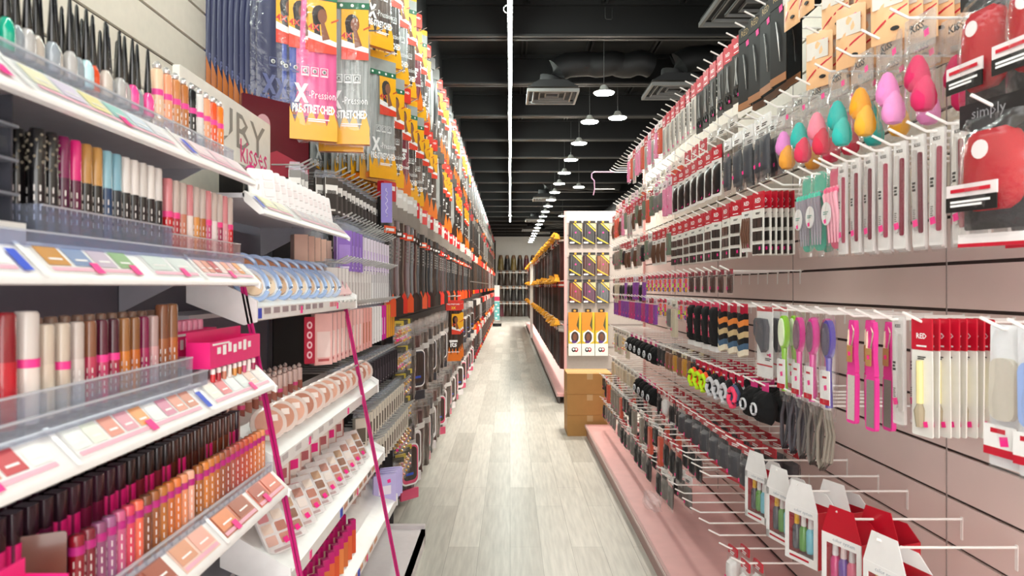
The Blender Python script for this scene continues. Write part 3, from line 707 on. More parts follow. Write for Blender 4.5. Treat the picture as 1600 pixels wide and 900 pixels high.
@lru_cache(maxsize=None)
def weave_box(c1, c2, kind='diag'):
    w, h = .165, .27
    b = MB(); b.ext(rrect(w, h, .004, 2, 0, -h/2), -.012, .012, pm('#1b191a', .4))
    hr = MB(); hr.slab(lambda u, v: (u*w*.46, -h*.5+v*h*.46, -.014-.01*(1-u*u)-.002*math.cos(16*u), -.0119), 16, 4, hairm(c1, c2))
    pr = MB(); Yl = pm('#e9bd33', .4)
    pr.poly([(-w*.48, -h*.66), (-w*.48, -h*.73), (w*.3, -h*.99), (w*.45, -h*.99)], -.026, Yl); pr.poly([(w*.48, -h*.42), (w*.48, -h*.35), (-w*.1, -.004), (-w*.22, -.004)], -.026, Yl)
    pr.poly([(w*.48, -h*.3), (w*.48, -.004), (w*.0, -.004)], -.0262, pm('#cfc089', .4)); pr.pr(-w*.45, -w*.1, -h*.97, -h*.9, -.0262, WHITE)
    sticker(pr, 0, -h*.45, -.027, .018)
    tb = MB(); tb.ext(rrect(w*.96, .03, .003, 1, 0, .018), -.003, .003, pm('#24201c', .4)); tb.pr(-.012, .012, .006, .03, -.0034, pm('#f0a81e', .4))
    return T('weave_pack', 'hair pack', '', [('backing_card', b), ('hair', hr), ('print', pr), ('hang_tab', tb)])
@lru_cache(maxsize=None)
def wig_box():
    w, h = .165, .56
    b = MB(); b.ext(rrect(w, h, .004, 2, 0, -h/2), -.02, .02, pm('#d9b81e', .4))
    pr = MB(); pr.pr(-w*.5, w*.32, -h*.42, 0, -.0204, pm('#e88a1c', .4)); pr.poly([(w*.32, -h*.42), (w*.12, -h*.3), (w*.32, -h*.06)], -.0208, pm('#4d4a20', .4)); pr.pr(-w*.5, w*.5, -h, -h*.72, -.0204, pm('#f3efe6', .4))
    pr.poly([(-w*.4, -h*.48), (0, -h*.4), (w*.4, -h*.48), (w*.4, -h*.66), (0, -h*.74), (-w*.4, -h*.66)], -.021, WHITE)
    ph = MB(); ph.ext(ell(w*.3, h*.13, 14, 0, -h*.57), -.0225, -.0212, hairm('#1c120e', '#4a2c1e')); ph.ext(ell(w*.16, h*.085, 12, 0, -h*.57), -.0235, -.0226, pm('#7a4a33', .6)); ph.ext(ell(w*.2, h*.03, 10, -.01, -h*.68), -.0235, -.0226, pm('#5a2f7a', .6))
    for cx, c in ((-w*.1, '#141414'), (w*.1, '#b01c2a')): ph.ext(ell(.026, .03, 12, cx, -h*.86), -.0222, -.0206, pm(c, .4)); ph.ext(ell(.013, .015, 10, cx, -h*.85), -.023, -.0223, WHITE)
    tb = MB(); tb.ext(rrect(w*.5, .05, .01, 2, 0, .02), -.003, .003, pm('#2a2416', .4)); tb.ext(ell(.018, .014, 10, 0, .02), -.004, -.0031, pm('#f0a030', .4))
    return T('crochet_hair_box', 'hair box', '', [('carton', b), ('print', pr), ('portrait', ph), ('hang_tab', tb)])
WB = [[('#0d0c0c', '#4b4a4a'), ('#120f0f', '#3a3536'), ('#0d0c0c', '#3c3c3c')], [('#161210', '#4a4340'), ('#2a1514', '#5a3331'), ('#5a2c1c', '#a0694e')], [('#5a2016', '#9b4a35'), ('#3a1428', '#6d3552'), ('#3b3b3c', '#77777a')]]
CN = [['jet black', 'soft black', 'off-black'], ['dark brown', 'plum brown', 'copper brown'], ['auburn', 'wine', 'grey']]
for r_, (z, row_) in enumerate(zip((2.36, 1.95, 1.6), WB)):
    for c_, cc in enumerate(row_):
        put(weave_box(*cc), (X2+.145+.178*c_, Y2-.05, z-.02), 0, f'{CN[r_][c_]} weave pack with yellow stripes on the end panel, {("top", "middle", "lower")[r_]} row', 'weave packs on the end panel')
for c_ in range(3):
    put(wig_box(), (X2+.135+.172*c_, Y2-.06, 1.21-.02), 0, f'orange and yellow crochet hair box on the end panel, {od(c_+1)} from the post', 'crochet boxes on the end panel')

@lru_cache(maxsize=None)
def long_pack(dark, light, tag, w=.15, h=.62, mid=None):
    b = MB(); b.slab(lambda u, v: (u*w/2*(.86+.14*abs(v)), -h/2+v*h/2, -.02*(1-u**4)*(.7+.3*math.cos(14*u))-.003, .012), 10, 6, hairm(dark, light))
    hd = MB(); hd.ext(rrect(w, .075, .004, 1, 0, -.02), -.026, .013, pm(tag, .45)); hd.pr(-w*.4, w*.4, -.04, -.015, -.0265, WHITE)
    p = [('hair', b), ('header_card', hd)]
    if mid: m = MB(); m.pr(-w*.46, w*.46, -h*.5, -h*.34, -.026, pm(mid, .4)); m.lines(w*.7, 0, -h*.42, -.0265, TEXTW, .02); m.pr(-w*.46, w*.46, -h*.99, -h*.9, -.0225, pm(mid, .4)); p.append(('print_band', m))
    return T('long_hair_pack', 'hair pack', '', p)
HC = [('#0b0a0a', '#3d3a3a'), ('#17120f', '#4d443f'), ('#2a1d18', '#6a564c'), ('#0d0d0f', '#5a5b60'), ('#331512', '#6e3a36'), ('#6d6d70', '#b9b9bb')]
HN = ['black', 'off-black', 'dark brown', 'charcoal', 'auburn', 'grey']
for z, nm, h in ((2.16, 'upper row of the far gondola', .55), (1.57, 'middle row of the far gondola', .5), (.98, 'lower row of the far gondola', .55)):
    rb = MB()
    for k in range(90):
        y = 9.3+k*.2; q = R.uniform(-.035, .035); rb.ext([(-.05+.03*math.sin(k*2.1), -.02+q), (.03, -.03+q), (.02, .03+q), (-.03, .025+.015*math.sin(k)+q)], y, y+.205, pm('#f0a81e', .5, amt=.2), 'xz')
    put(T('fringe_trim', 'trim strip', '', [('fringe', rb)]), (.63, 0, z+.05), 0, 'orange scalloped paper fringe above the '+nm, 'orange shelf fringes')
    ys = ar(9.35, 15, .17) if h else []
    ys += ar(15, 27, .5)
    for y in ys:
        i = R.randrange(6)
        put(long_pack(*HC[i], R.choice(['#2b2626', '#2b2626', '#d9d4cf', '#c03a2a']), h=h), (.70, y, z), -PI/2+.5+R.uniform(-.1, .1), lab(HN[i]+' long hair pack', 'the '+nm), 'long hair packs in the '+nm)
pan = MB(); pan.box(.42, .5, 17.4, 17.42, .1, 2.2, pm('#f1efec', .5))
put(T('divider_panel', 'panel', 'tall narrow white divider panel at the far end of the aisle', [('panel', pan)]), (.13, 2, 0))
st = MB(); st.ext(rrect(.2, 1.35, .01, 2, 0, .9), -.03, 0, pm('#f2f2ef', .5)); st.pr(-.1, .1, .25, .95, -.031, pm('#6fc3c4', .5)); st.pr(-.1, .1, .98, 1.14, -.031, pm('#d8456e', .5))
for k in range(5): st.ext(ell(.05, .035, 10, (-.03, .04)[k % 2], .32+k*.13), -.034, -.0312, pm('#e9f5f4', .5))
fb = MB(); fb.ext(rrect(.34, .24, .1, 4, 0, 0), .12, .225, BLACK, 'xy', Matrix.Translation((0, 0, -.115)))
put(T('floor_stand_banner', 'sign stand', 'slim white and teal banner stand at the far left of the aisle', [('banner', st), ('foot', fb)]), (-.50, 27, 0))

# ------------------------------------------------------------------ wigs on the back wall
@lru_cache(maxsize=None)
def wig(dark, light, L):
    b = MB(); b.slab(lambda u, v: (u*.115*(1-.25*v if v < 0 else (1-v*v*.75)**.5*1.0), -.35*L/.7+v*L*.5, -.075*(1-u*u)**.5*(.8 if v < 0 else (1-v*v)**.5)-.004, .01), 10, 14, hairm(dark, light))
    f = MB(); f.slab(lambda u, v: (u*.05, .02+v*.08-.1, -.078-.02*(1-u*u)*(1-v*v), -.06), 6, 6, pm('#8a6a55', .6))
    return T('display_wig', 'wig', '', [('hair', b), ('mannequin_face', f)])
WC = [('#0a0909', '#2c2828', 'black'), ('#1a120d', '#433226', 'dark brown'), ('#4a1a26', '#7a3444', 'burgundy'), ('#5a4a20', '#a08a4c', 'dark blonde'), ('#131110', '#3a3330', 'off-black')]
for r_, z in enumerate((2.95, 2.25, 1.55, .85)):
    sh = MB(); sh.box(-.6, 2.2, 31.62, 31.985, z-.72, z-.70, pm('#f4f4f2', .5))
    if r_: put(T('wig_shelf', 'shelf', '', [('board', sh)]), (0, 0, .62), 0, 'white ledge under the %s row of wigs on the back wall' % od(r_), 'wig ledges')
    for k in range(6):
        i = R.randrange(5)
        put(wig(WC[i][0], WC[i][1], .68), (-.42+k*.29, 31.9, z), 0, f'{WC[i][2]} wig on the back wall, {od(k+1)} in the {od(r_+1)} row down', 'wigs on the back wall')

# ------------------------------------------------------------------ ceiling fixtures
led = MB()
pts = [(.006*math.sin(k*1.7), -1.5+k*1.0, .004*math.sin(k*2.3)) for k in range(25)]
led.tube(pts, .014, 6, emit('#f4fff6', 30))
ch = MB(); ch.box(-.02, .02, -1.5, 22.5, .012, .03, pm('#2c2c2c', .5))
cl = MB(); cl.tube([(.03*math.cos(a)-.02, 5.25, -.01+.03*math.sin(a)) for a in [i*PI/7 for i in range(14)]], .004, 6, CHROME, closed=True)
jb = MB(); jb.ext(ell(.05, .06, 12, 0, -.03), 20.3, 20.36, pm('#6a6a6a', .4)); jb.box(-.06, .06, 19.7, 19.8, .0, .1, DUCT)
put(T('led_strip_light', 'strip light', 'long glowing white strip light running above the aisle', [('tube', led), ('channel', ch), ('wire_loop', cl), ('junction_box', jb)]), (0, 0, EYE+2.08))
def downlight(x, y, z, lbl, wire=True, e=34):
    sh = MB(); sh.lathe([(.02, .075), (.03, .07), (.05, .03), (.09, .012), (.104, .006), (.104, 0), (.097, 0)], 20, pm('#bdbdb8', .4))
    lens = MB(); lens.lathe([(.098, .0), (.097, -.006), (.06, -.011), (.001, -.013)], 20, emit('#fff6e6', 60))
    p = [('shade', sh), ('lens', lens)]
    if wire: w = MB(); w.tube([(0, 0, .07), (0, 0, ZB+.3-z)], .003, 5, pm('#555555', .5)); p.append(('suspension_wire', w))
    put(T('pendant_downlight', 'ceiling lamp', '', p), (x, y, z), 0, lbl, 'round ceiling lamps')
    l = bpy.data.lights.new('downlight', 'SPOT'); l.energy = e; l.spot_size = 2.3; l.spot_blend = .6; l.shadow_soft_size = .09; l.color = (1, .95, .87)
    o = bpy.data.objects.new('downlight_beam', l); C.objects.link(o); o.location = (x, y, z-.03)
for k in range(20):  # last lamps added, far ones boosted, to brighten the back wall
    downlight(.92-.003*k, 6.9+1.215*k, EYE+1.9, f'round white ceiling lamp, {od(k+1)} from the camera in the aisle row', e=34 if k < 12 else 90)
for k in range(3):
    downlight(1.21+.1*k, 7.92+5.5*k, EYE+1.9, f'round white ceiling lamp hanging on a wire, {od(k+1)} in the outer row')
DIFM = pm('#858583', .4, .3)
def diffuser(x, y, z, lbl, s=.6, side=1, run=1.0):
    fr = MB(); h = s/2
    for k, (a, dz) in enumerate(((h, 0), (h*.76, .012), (h*.52, .02), (h*.28, .026))):
        t = .022 if k == 0 else .012
        for bx in ((-a, a, -a, -a+t), (-a, a, a-t, a), (-a, -a+t, -a+t, a-t), (a-t, a, -a+t, a-t)): fr.box(*bx, dz, dz+.02+.012*(k == 0), DIFM)
    cav = MB(); cav.box(-h+.01, h-.01, -h+.01, h-.01, .05, .06, pm('#141414', .6)); cav.ext([(-h*.97, .055), (h*.97, .055), (h*.5, .13), (-h*.5, .13)], -h*.9, h*.9, DUCT)
    dc = MB(); n = 14; pts = [(0, 0, .13), (0, 0, .2), (.05*side, 0, .29), (.16*side, 0, .34)]+[(side*(.3+run*i/n), .02*math.sin(i), .35+.012*math.sin(i*1.3)) for i in range(n)]
    dc.tube(pts, [.13, .13, .128, .125]+[.122+.004*(i % 2) for i in range(n)], 14, DUCT)
    put(T('air_diffuser', 'ceiling vent', '', [('louver_frame', fr), ('plenum', cav), ('flexible_duct', dc)]), (x, y, z), 0, lbl, 'square ceiling air diffusers')
for x, y, s, run, lb in ((.43, 7.25, .52, .77, 'nearest one over the aisle'), (1.64, 7.05, .55, .6, 'above the scissors rack'), (1.72, 4.96, .62, .7, 'large one at the top edge'), (.76, 15.8, .5, 1.5, 'first far one past the lamps'), (.73, 20.9, .55, 1.5, 'second far one'), (.71, 24.5, .6, 1.5, 'third far one'), (1.15, 25.7, .6, 1.2, 'furthest one')):
    diffuser(x, y, EYE+1.94, 'grey square air diffuser on black flexible duct, '+lb, s, 1, run)
md = MB(); md.tube([(0, -2, 0), (0, 8, 0), (0, 18, 0), (0, 30, 0)], .33, 20, DUCT)
put(T('main_air_duct', 'duct', 'large black round air duct running above the right gondola', [('duct', md)]), (2.75, 0, EYE+1.8))
lp = MB(); lp.tube([(0, 0, 0), (0, 0, -.09), (.01, 0, -.1), (.05, 0, -.1), (.06, 0, -.09), (.06, 0, 0)], .006, 6, BEAM)
put(T('conduit_loop', 'conduit', 'small dark hanging conduit loop between ceiling beams', [('conduit', lp)]), (.82, 6.05, ZB+.3-.1))
sf = MB()
sf.tube([(0, 0, 0), (-.24, 0, 0), (-.27, 0, -.02), (-.27, 0, -.07), (-.24, 0, -.1), (-.235, 0, -.2), (-.25, 0, -.27)], .007, 6, pm('#d9a9c9', .3)); sf.tube([(-.235, 0, -.2), (0, 0, -.2)], .005, 6, WIRE)
put(T('sign_holder_frame', 'sign holder', 'empty pink wire sign holder above the far end of the right pegs', [('wire_frame', sf)]), (1.04, 7.0, EYE+1.14), s=.85)

# ------------------------------------------------------------------ braiding hair on the left wall
YEL = pm('#f3b01c', .4, coat=.4); ORG = pm('#ee7a1a', .4, coat=.4); GRN = pm('#1e6b4a', .45); SKIN = pm('#8a5236', .6)
@lru_cache(maxsize=None)
def braid_pack(dark, light, body='hair', scheme='x', sleeve=True, w=.19, h=.68):
    """long packet of braiding hair: hair bundle, printed sleeve, header, photo card"""
    hb = MB()
    m = hairm(dark, light) if body == 'hair' else pm(body, .45, coat=.22, amt=.12, scale=12)
    def fn(u, v):
        k = (1-abs(u)**5)*(1-.3*max(0, -v)**4); x = u*w/2*(.8+.2*min(1, (1-v)*1.6))
        return (x, -h/2-.02+v*(h/2-.05), -.018*k*(.75+.25*math.cos(u*13))-.002, .014*k+.002)
    hb.slab(fn, 20, 8, m)
    ft = MB(); n = 9                             # printed flame foot of the sleeve
    top = [(w/2-i*w/n, -h+.06+(.07 if i % 2 else .0)+.012*math.sin(i*2)) for i in range(n+1)]
    ft.ext([(-w/2, -h-.01), (w/2, -h-.01)]+top, -.021, -.0195, {'n': pm('#3a2a22', .3, coat=.6), 'x': YEL, 'r': ORG, 'b': pm('#b8651c', .35, coat=.5)}[scheme]); ft.box(-w/2, w/2, -.0195, .012, -h-.01, -h+.02, ORG if scheme != 'b' else pm('#7a4218', .3, coat=.6))
    hd = MB(); hm = {'n': pm('#5f5a57', .35, coat=.3), 'x': YEL, 'r': pm('#e23a2c', .4, coat=.4), 'b': pm('#24357e', .35, coat=.5)}[scheme]
    hd.ext(rrect(w, .1, .004, 1, 0, -.03), -.021, .014, hm)
    if scheme == 'x':
        hd.pr(-w/2, w/2, -.085, -.02, -.0215, pm('#9fa3a0', .4)); hd.pr(-w/2, w/2, -.112, -.085, -.022, GRN)
        for k in range(4): hd.poly(ell(.007, .007, 8, -w*.36+k*w*.24, -.098), -.0225, WHITE)
    elif scheme != 'n':
        hd.txt('PRE-STRETCHED', w*.86, 0, -.02, -.0215, TEXTW, bold=.02); hd.txt('3X', w*.3, 0, -.065, -.0215, pm('#f7d23a'), bold=.03)
    parts = [('hair', hb), ('header', hd), ('sleeve_foot', ft)]
    pc = MB(); x0, x1, z0, z1 = -w*.12, w*.48, -.33, -.115
    pc.box(x0, x1, -.0245, -.0235, z0, z1, pm('#f5b21e', .4)); cx = (x0+x1)/2
    pc.poly([(x0, z0), (x1, z0), (x1, z0+.03), (x0, z0+.055)], -.0248, pm('#e5432c', .4)); pc.poly([(x0, z0+.055), (x1, z0+.03), (x1, z0+.05), (x0, z0+.085)], -.0249, WHITE)
    pc.poly(ell(.03, .04, 12, cx-.012, z0+.155), -.0247, pm('#2a1a14', .6)); pc.poly([(cx-.042, z0+.16), (cx-.03, z0+.06), (cx-.005, z0+.045), (cx-.015, z0+.15)], -.0247, pm('#2a1a14', .6))
    pc.poly(ell(.019, .03, 12, cx+.0, z0+.15), -.0251, SKIN); pc.poly([(cx-.008, z0+.13), (cx+.008, z0+.125), (cx+.03, z0+.06), (cx-.0, z0+.05)], -.025, SKIN); pc.poly([(cx+.035, z0+.125), (cx+.065, z0+.14), (cx+.065, z0+.148), (cx+.035, z0+.133)], -.025, pm('#c9542a', .5))
    pc.txt('4X' if scheme != 'r' else '3X', .045, x0+.022, z0+.09, -.0256, pm('#d8342a', .4), bold=.03)
    if scheme not in 'n': parts.append(('photo_card', pc))
    pr = MB(); y = -.0235; tw = TEXTW if scheme != 'b' else pm('#5d6490', .5)
    if scheme == 'r':
        pr.txt('its', w*.45, 0, -.46, y, tw, bold=.03); pr.lines(w*.55, 0, -.4, y, tw, .022); pr.txt('PRE-STRETCHED', w*.8, 0, -.52, y, tw, bold=.03)
    elif scheme == 'n': pr.lines(w*.5, 0, -.5, y, pm('#8f8a86', .5), .012, 2)
    else:
        for k in range(3):
            x = -w*.18+k*w*.2; z = -.41
            for q in ((x-.015, x+.015, z+.015, z+.017), (x-.015, x+.015, z-.02, z-.018), (x-.015, x-.013, z-.02, z+.017), (x+.013, x+.015, z-.02, z+.017)): pr.pr(*q, y, tw)
            pr.poly(ell(.009, .009, 8, x, z+.001), y, pm('#d5d8d8')); pr.poly(ell(.005, .006, 8, x+.001, z), y-.0004, pm('#6d7070')); pr.pr(x-.011, x+.011, z-.017, z-.013, y, tw)
        pr.txt('X', w*.3, -w*.26, -.535, y, tw, h=.07, bold=.06); pr.txt('-Pression', w*.56, w*.18, -.52, y, tw, h=.034)
        pr.txt('PRE-STRETCHED', w*.9, 0, -.58, y, tw, h=.034, bold=.04); pr.lines(w*.45, .02, -.605, y, tw, .005, 2)
    parts.append(('print', pr))
    if sleeve: sl = MB(); sl.pillow(w*1.05, h+.04, .052, .02, SLV, 6, 10, .003, ex=4); parts.append(('sleeve', sl))
    return T('braiding_hair_pack', 'braiding hair', '', parts)

@lru_cache(maxsize=None)
def far_pack(dark, light, tag, foot, w=.17, h=.66, name='braiding_hair_pack', cat='braiding hair'):
    b = MB(); b.slab(lambda u, v: (u*w/2, -h/2+v*h/2, -.02*(1-u**4)*(.75+.25*math.cos(u*13))-.002, .014*(1-u**4)+.002), 10, 4, hairm(dark, light))
    b.ext(rrect(w, .12, .004, 1, 0, -.04), -.023, .016, pm(tag, .4, coat=.4)); b.pr(-w*.3, w*.3, -h*.7, -h*.67, -.024, pm('#6f6a67', .5))
    b.box(-w/2, w/2, -.022, .014, -h, -h+.07, pm(foot, .4, coat=.4))
    return T(name, cat, '', [('pack', b)])
XH = -.70
def facing(a): return PI/2-a       # angle turned back from the aisle towards the entrance
TOPR, SECR = 'the top hair row', 'the second hair row'
# waterfall arm of blue and pink packs at the start of the second row
arm = MB(); arm.tube([(0, 0, .0), (.5, 0, -.13), (.53, 0, -.11)], .006, 6, CHROME)
for y, z in ((2.86, EYE+1.53), (3.02, EYE+1.36)):
    put(T('waterfall_hook', 'hook', '', [('arm_rod', arm)]), (-1.22, y, z), 0, 'sloping chrome display arm carrying %s hair packs' % ('the blue' if y < 2.9 else 'the grey'), 'sloping display arms')
for k in range(11):
    x = -1.175+.025*k
    o = put(braid_pack('#1c2a66', '#31408c', '#131b4d', 'b', k > 8), (x, 2.90-.006*k, EYE+1.51-.02*k), .62+R.uniform(-.05, .05), 'dark blue braiding hair pack, %s' % ('nearest the wall on its arm' if k == 0 else f'{od(k+1)} out from the wall on its arm'), 'blue braiding hair packs'); o.scale = (1, .4, 1)
put(braid_pack('#3350b8', '#6a86d8', '#2a48a8', 'b'), (-.885, 2.875, EYE+1.30), .5, 'brighter blue and clear braiding hair pack in front of the dark blue ones', 'blue braiding hair packs')
put(braid_pack('#e85a9c', '#f49ac2', '#e8609c', 'x'), (-.812, 2.90, EYE+1.29), .42, 'bubblegum pink braiding hair pack between blue and grey packs')
put(braid_pack('#7f8583', '#b0b4b2'), (-.70, 3.03, EYE+1.30), .12, 'silver grey braiding hair pack with yellow photo card facing the entrance')
put(braid_pack('#7a7f80', '#a6aaaa'), (-.74, 3.09, EYE+1.28), .15, 'grey braiding hair pack tucked behind the silver grey one')
HS = [('#3a2a24', '#6d554a', 'dark brown', 'x'), ('#241a18', '#4d3b36', 'black-brown', 'x'), ('#6b1426', '#9c2e44', 'burgundy', 'r'), ('#8d9190', '#c0c3c2', 'silver', 'x'), ('#a8441c', '#d6763a', 'copper', 'r'), ('#1a1616', '#3d3636', 'black', 'r')]
HF = [('#141212', '#3d3636', 'black', 'r'), ('#8d9190', '#c6c8c7', 'silver', 'b'), ('#1a1514', '#4a403c', 'off-black', 'r'), ('#2a1a16', '#5d483f', 'dark brown', 'r'), ('#101011', '#36363a', 'jet black', 'x')]
for rname, z, ph in ((TOPR, EYE+2.0, 0), (SECR, EYE+1.30, 2)):
    i = 0
    for y in ar(3.98 if ph else 3.86, 12, .33):
        hs = HS[[0, 1, 3, 0, 2, 1][(i+ph) % 6]] if y < 5.6 else HF[(i*3+ph) % 5]; i += 1
        nm = f'the {od(i)} peg of {rname}'
        for k in range(7 if y < 6 else 3 if y < 8 else 2):
            a = .72 if k == 0 else .3
            put(braid_pack(*hs[:2], 'hair', hs[3] if y < 5.6 else ('r' if hs[3] == 'r' else 'n'), k == 0 and y < 6), (XH-.035-.05*k-.03*(k > 0), y+.02*(k % 2), z-.008*k), facing(a)+R.uniform(-.12, .12), (f'{hs[2]} braiding hair pack, front of ' if k == 0 else f'{hs[2]} braiding hair pack, {od(k+1)} back on ')+nm, 'braiding hair packs in '+rname, ry=R.uniform(-.015, .015))
        put(hook_t(.5, False, CHROME, .004), (XH+.03, y, z+.004), PI, f'chrome hook of {nm}', 'chrome hair hooks')
    for y in ar(12.2, 31, .62):
        hs = R.choice(HS)
        put(far_pack(*R.choice(HF)[:2], R.choice(['#b02820', '#5a5552', '#8a8683', '#b8283a']), R.choice(['#2a1d18', '#2a1d18', '#ee7a1a', '#1a1514'])), (XH-.03, y, z), facing(.5), lab(hs[2]+' braiding hair pack far down the aisle', rname), 'distant packs in '+rname)
# two visible chrome hooks poking past the grey pack
for k, (px, py) in enumerate(((578, 18), (590, 48))):
    x, y, z = P(px, py, 3.35); hb = MB(); hb.tube([(-.35, 0, 0), (0, 0, 0), (.03, 0, .012)], .004, 6, CHROME)
    put(T('peg_hook', 'hook', '', [('wire', hb)]), (x, y, z), 0, 'bare chrome hook beside the silver grey pack, %s' % ('upper' if k == 0 else 'lower'), 'chrome hair hooks')

@lru_cache(maxsize=None)
def weave_long(dark, light, tag='#d8262e', mid='#ee5a2a', w=.12, h=.74):
    b = MB(); b.slab(lambda u, v: (u*w/2*(.85+.15*v*v)+.004*math.sin(v*5), -h/2-.03+v*(h/2-.04), -.024*(1-u**4)*(.7+.3*math.cos(11*u))-.002, .015), 12, 8, hairm(dark, light))
    hd = MB(); hd.ext(rrect(w, .11, .005, 1, 0, -.035), -.028, .016, pm(tag, .4, coat=.3)); hd.pr(-w*.4, w*.4, -.03, -.005, -.0285, WHITE); hd.ext(rrect(w, .09, .004, 1, 0, -.125), -.027, -.0255, pm('#8f8780', .3, coat=.4))
    pr = MB(); pr.pr(-w*.48, w*.48, -.27, -.23, -.0275, pm(mid, .4)); pr.lines(w*.7, 0, -.25, -.028, TEXTW, .016)
    pr.lines(.02, 0, -.295, -.0285, pm('#8f8b87'), .012, 6, .8); fp = MB(); fp.ext([(-w/2, -h), (w/2, -h), (w/2, -h+.09), (w/4, -h+.13), (0, -h+.08), (-w/4, -h+.14), (-w/2, -h+.09)], -.028, -.0255, pm(mid, .4, coat=.3))
    return T('weave_hair_pack', 'weave hair', '', [('hair', b), ('header', hd), ('print', pr), ('foot_print', fp)])
MIDR = 'the eye-level weave row'
i = 0
for y in ar(3.95, 12, .165):
    hs = HC[(i*7+i//3) % 5]; i += 1
    put(weave_long(hs[0], hs[1], R.choice(['#d8262e', '#c9202c', '#e0dcd6', '#d9d4cf']), R.choice(['#ee5a2a', '#3a2a24', '#e23a2c', '#241c18'])), (XH+R.uniform(-.02, .01), y, EYE+.57), facing(.55)+R.uniform(-.25, .2), lab(HN[(i*7+i//3) % 5]+' weave hair pack', MIDR), 'weave hair packs in '+MIDR)
for y in ar(12.2, 31, .62):
    hs = R.choice(HC); put(far_pack(hs[0], hs[1], R.choice(['#d8262e', '#e8542a', '#d9d4cf']), R.choice(['#ee7a1a', '#d8262e', '#1a1616']), .14, .7, 'weave_hair_pack', 'weave hair'), (XH, y, EYE+.57), facing(.5), lab('distant weave hair pack', MIDR), 'distant packs in '+MIDR)
@lru_cache(maxsize=None)
def curl_bag(dark, light, band='#b9b6b4', w=.17, h=.5, label=None):
    b = MB(); b.slab(lambda u, v: (u*w/2*(.9+.06*math.sin(v*9)), -h*.56+v*h*.42, -.032*(1-u**4)*(.75+.25*math.cos(9*u+4*v))-.002, .02), 12, 12, hairm(dark, light, .3))
    bg = MB(); bg.pillow(w*1.04, h*1.02, .075, .01, FILM, 6, 8, .004, ex=4)
    bn = MB(); bn.slab(lambda u, v: (u*w*.5, -h*.34+v*.02+.004*u, -.041*(1-u**4)-.002, -.036*(1-u**4)-.001), 8, 1, pm(band, .3, coat=.4))
    p = [('hair', b), ('bag', bg), ('band', bn)]
    if label:
        lb = MB(); lb.ext(rrect(w*.86, h*.5, .04, 4, 0, -h*.58), -.048, -.0455, WHITE); lb.ext(rrect(w*.78, h*.46, .035, 4, 0, -h*.58), -.0488, -.048, pm(label, .4)); lb.ext(rrect(w*.66, h*.4, .03, 4, 0, -h*.57), -.0496, -.0488, hairm('#0d0b0b', '#5a4a42')); lb.pr(-w*.2, w*.16, -h*.71, -h*.68, -.05, pm('#3656c8', .4)); lb.box(-w*.43, w*.43, -.047, -.03, -h-.0, -h*.88, pm(label, .4))
        p.append(('label_card', lb))
    return T('curl_hair_bag', 'curly hair', '', p)
for rname, z, h, lbs, y0 in (('the second lowest hair row', EYE-.27, .52, (None, None, None, '#3a3c44', None), 4.35), ('the lowest hair row', EYE-.84, .54, ('#e0567a', None, '#e9e2e4', None, None), 4.6)):
    i = 0
    for y in ar(y0, 12, .2):
        hs = HC[(i*3) % 5]; lb = lbs[i % len(lbs)]; i += 1
        put(curl_bag(hs[0], hs[1] if i % 6 else '#6d5648', R.choice(['#b9b6b4', '#d9d6d4', '#7d7a78']), label=lb, h=h), (XH+R.uniform(-.02, .02), y, z), facing(.6)+R.uniform(-.2, .2), lab(HN[(i*3-3) % 5]+' curly hair bag', rname), 'curly hair bags in '+rname)
    for y in ar(12.2, 31, .62):
        hs = R.choice(HC); put(far_pack(hs[0], hs[1], R.choice(['#3a3434', '#e23a2c', '#d9d4cf']), R.choice(['#ee7a1a', '#1a1616', '#b01c2a']), .15, h, 'curl_hair_bag', 'curly hair'), (XH, y, z), facing(.5), lab('distant hair pack', rname), 'distant packs in '+rname)
# orange display packs standing out into the aisle at mid distance
for k, y in enumerate((7.4, 7.62, 7.84)):
    put(braid_pack('#241812', '#4a352a', 'hair', 'r', False, .16, .6), (-.60, y, EYE-.17), .3, f'orange-topped brown hair pack on the projecting rack, {od(k+1)} from the camera', 'orange-topped packs on the projecting rack')
rk = MB()
for x in (-.68, -.62, -.56): rk.tube([(x-.5, 7.3, 0), (x, 7.3, 0), (x, 7.95, 0)], .006, 6, pm('#a9a7a5', .4))
put(T('projecting_rack', 'rack', 'grey wire rack projecting from the hair wall over orange packs', [('rails', rk)]), (0, 0, EYE-.1))

# ------------------------------------------------------------------ left cosmetics gondola
gb = MB(); gb.box(-1.02, -.98, -.6, 4.2, 0, EYE+.27, pm('#7d7b88', .5)); 
gs = MB(); gs.box(-1.02, -.5, 4.12, 4.16, 0, .12, pm('#d8cfd0', .3))
gd = MB(); gd.box(-1.0, -.5, -.6, 4.15, .06, .1, pm('#e9dfe0', .3)); gd.box(-.52, -.5, -.6, 4.15, 0, .1, pm('#e9e3e4', .5))
gu = [('upright', MB().box(-.985, -.972, y, y+.03, .1, EYE+.27, pm('#57555e', .5))) for y in (1.76, 2.84)]
gp = MB(); gp.box(-1.0, -.974, 2.9, 4.2, .1, EYE+.6, pm('#2c2729', .6))
put(T('cosmetics_gondola', 'shelving', '', [('back_panel', gb), ('end_panel', gs), ('base_deck', gd), ('dark_back_panel', gp)]+gu), (0, 0, 0), label='grey-backed steel gondola holding white makeup shelves left of the aisle')

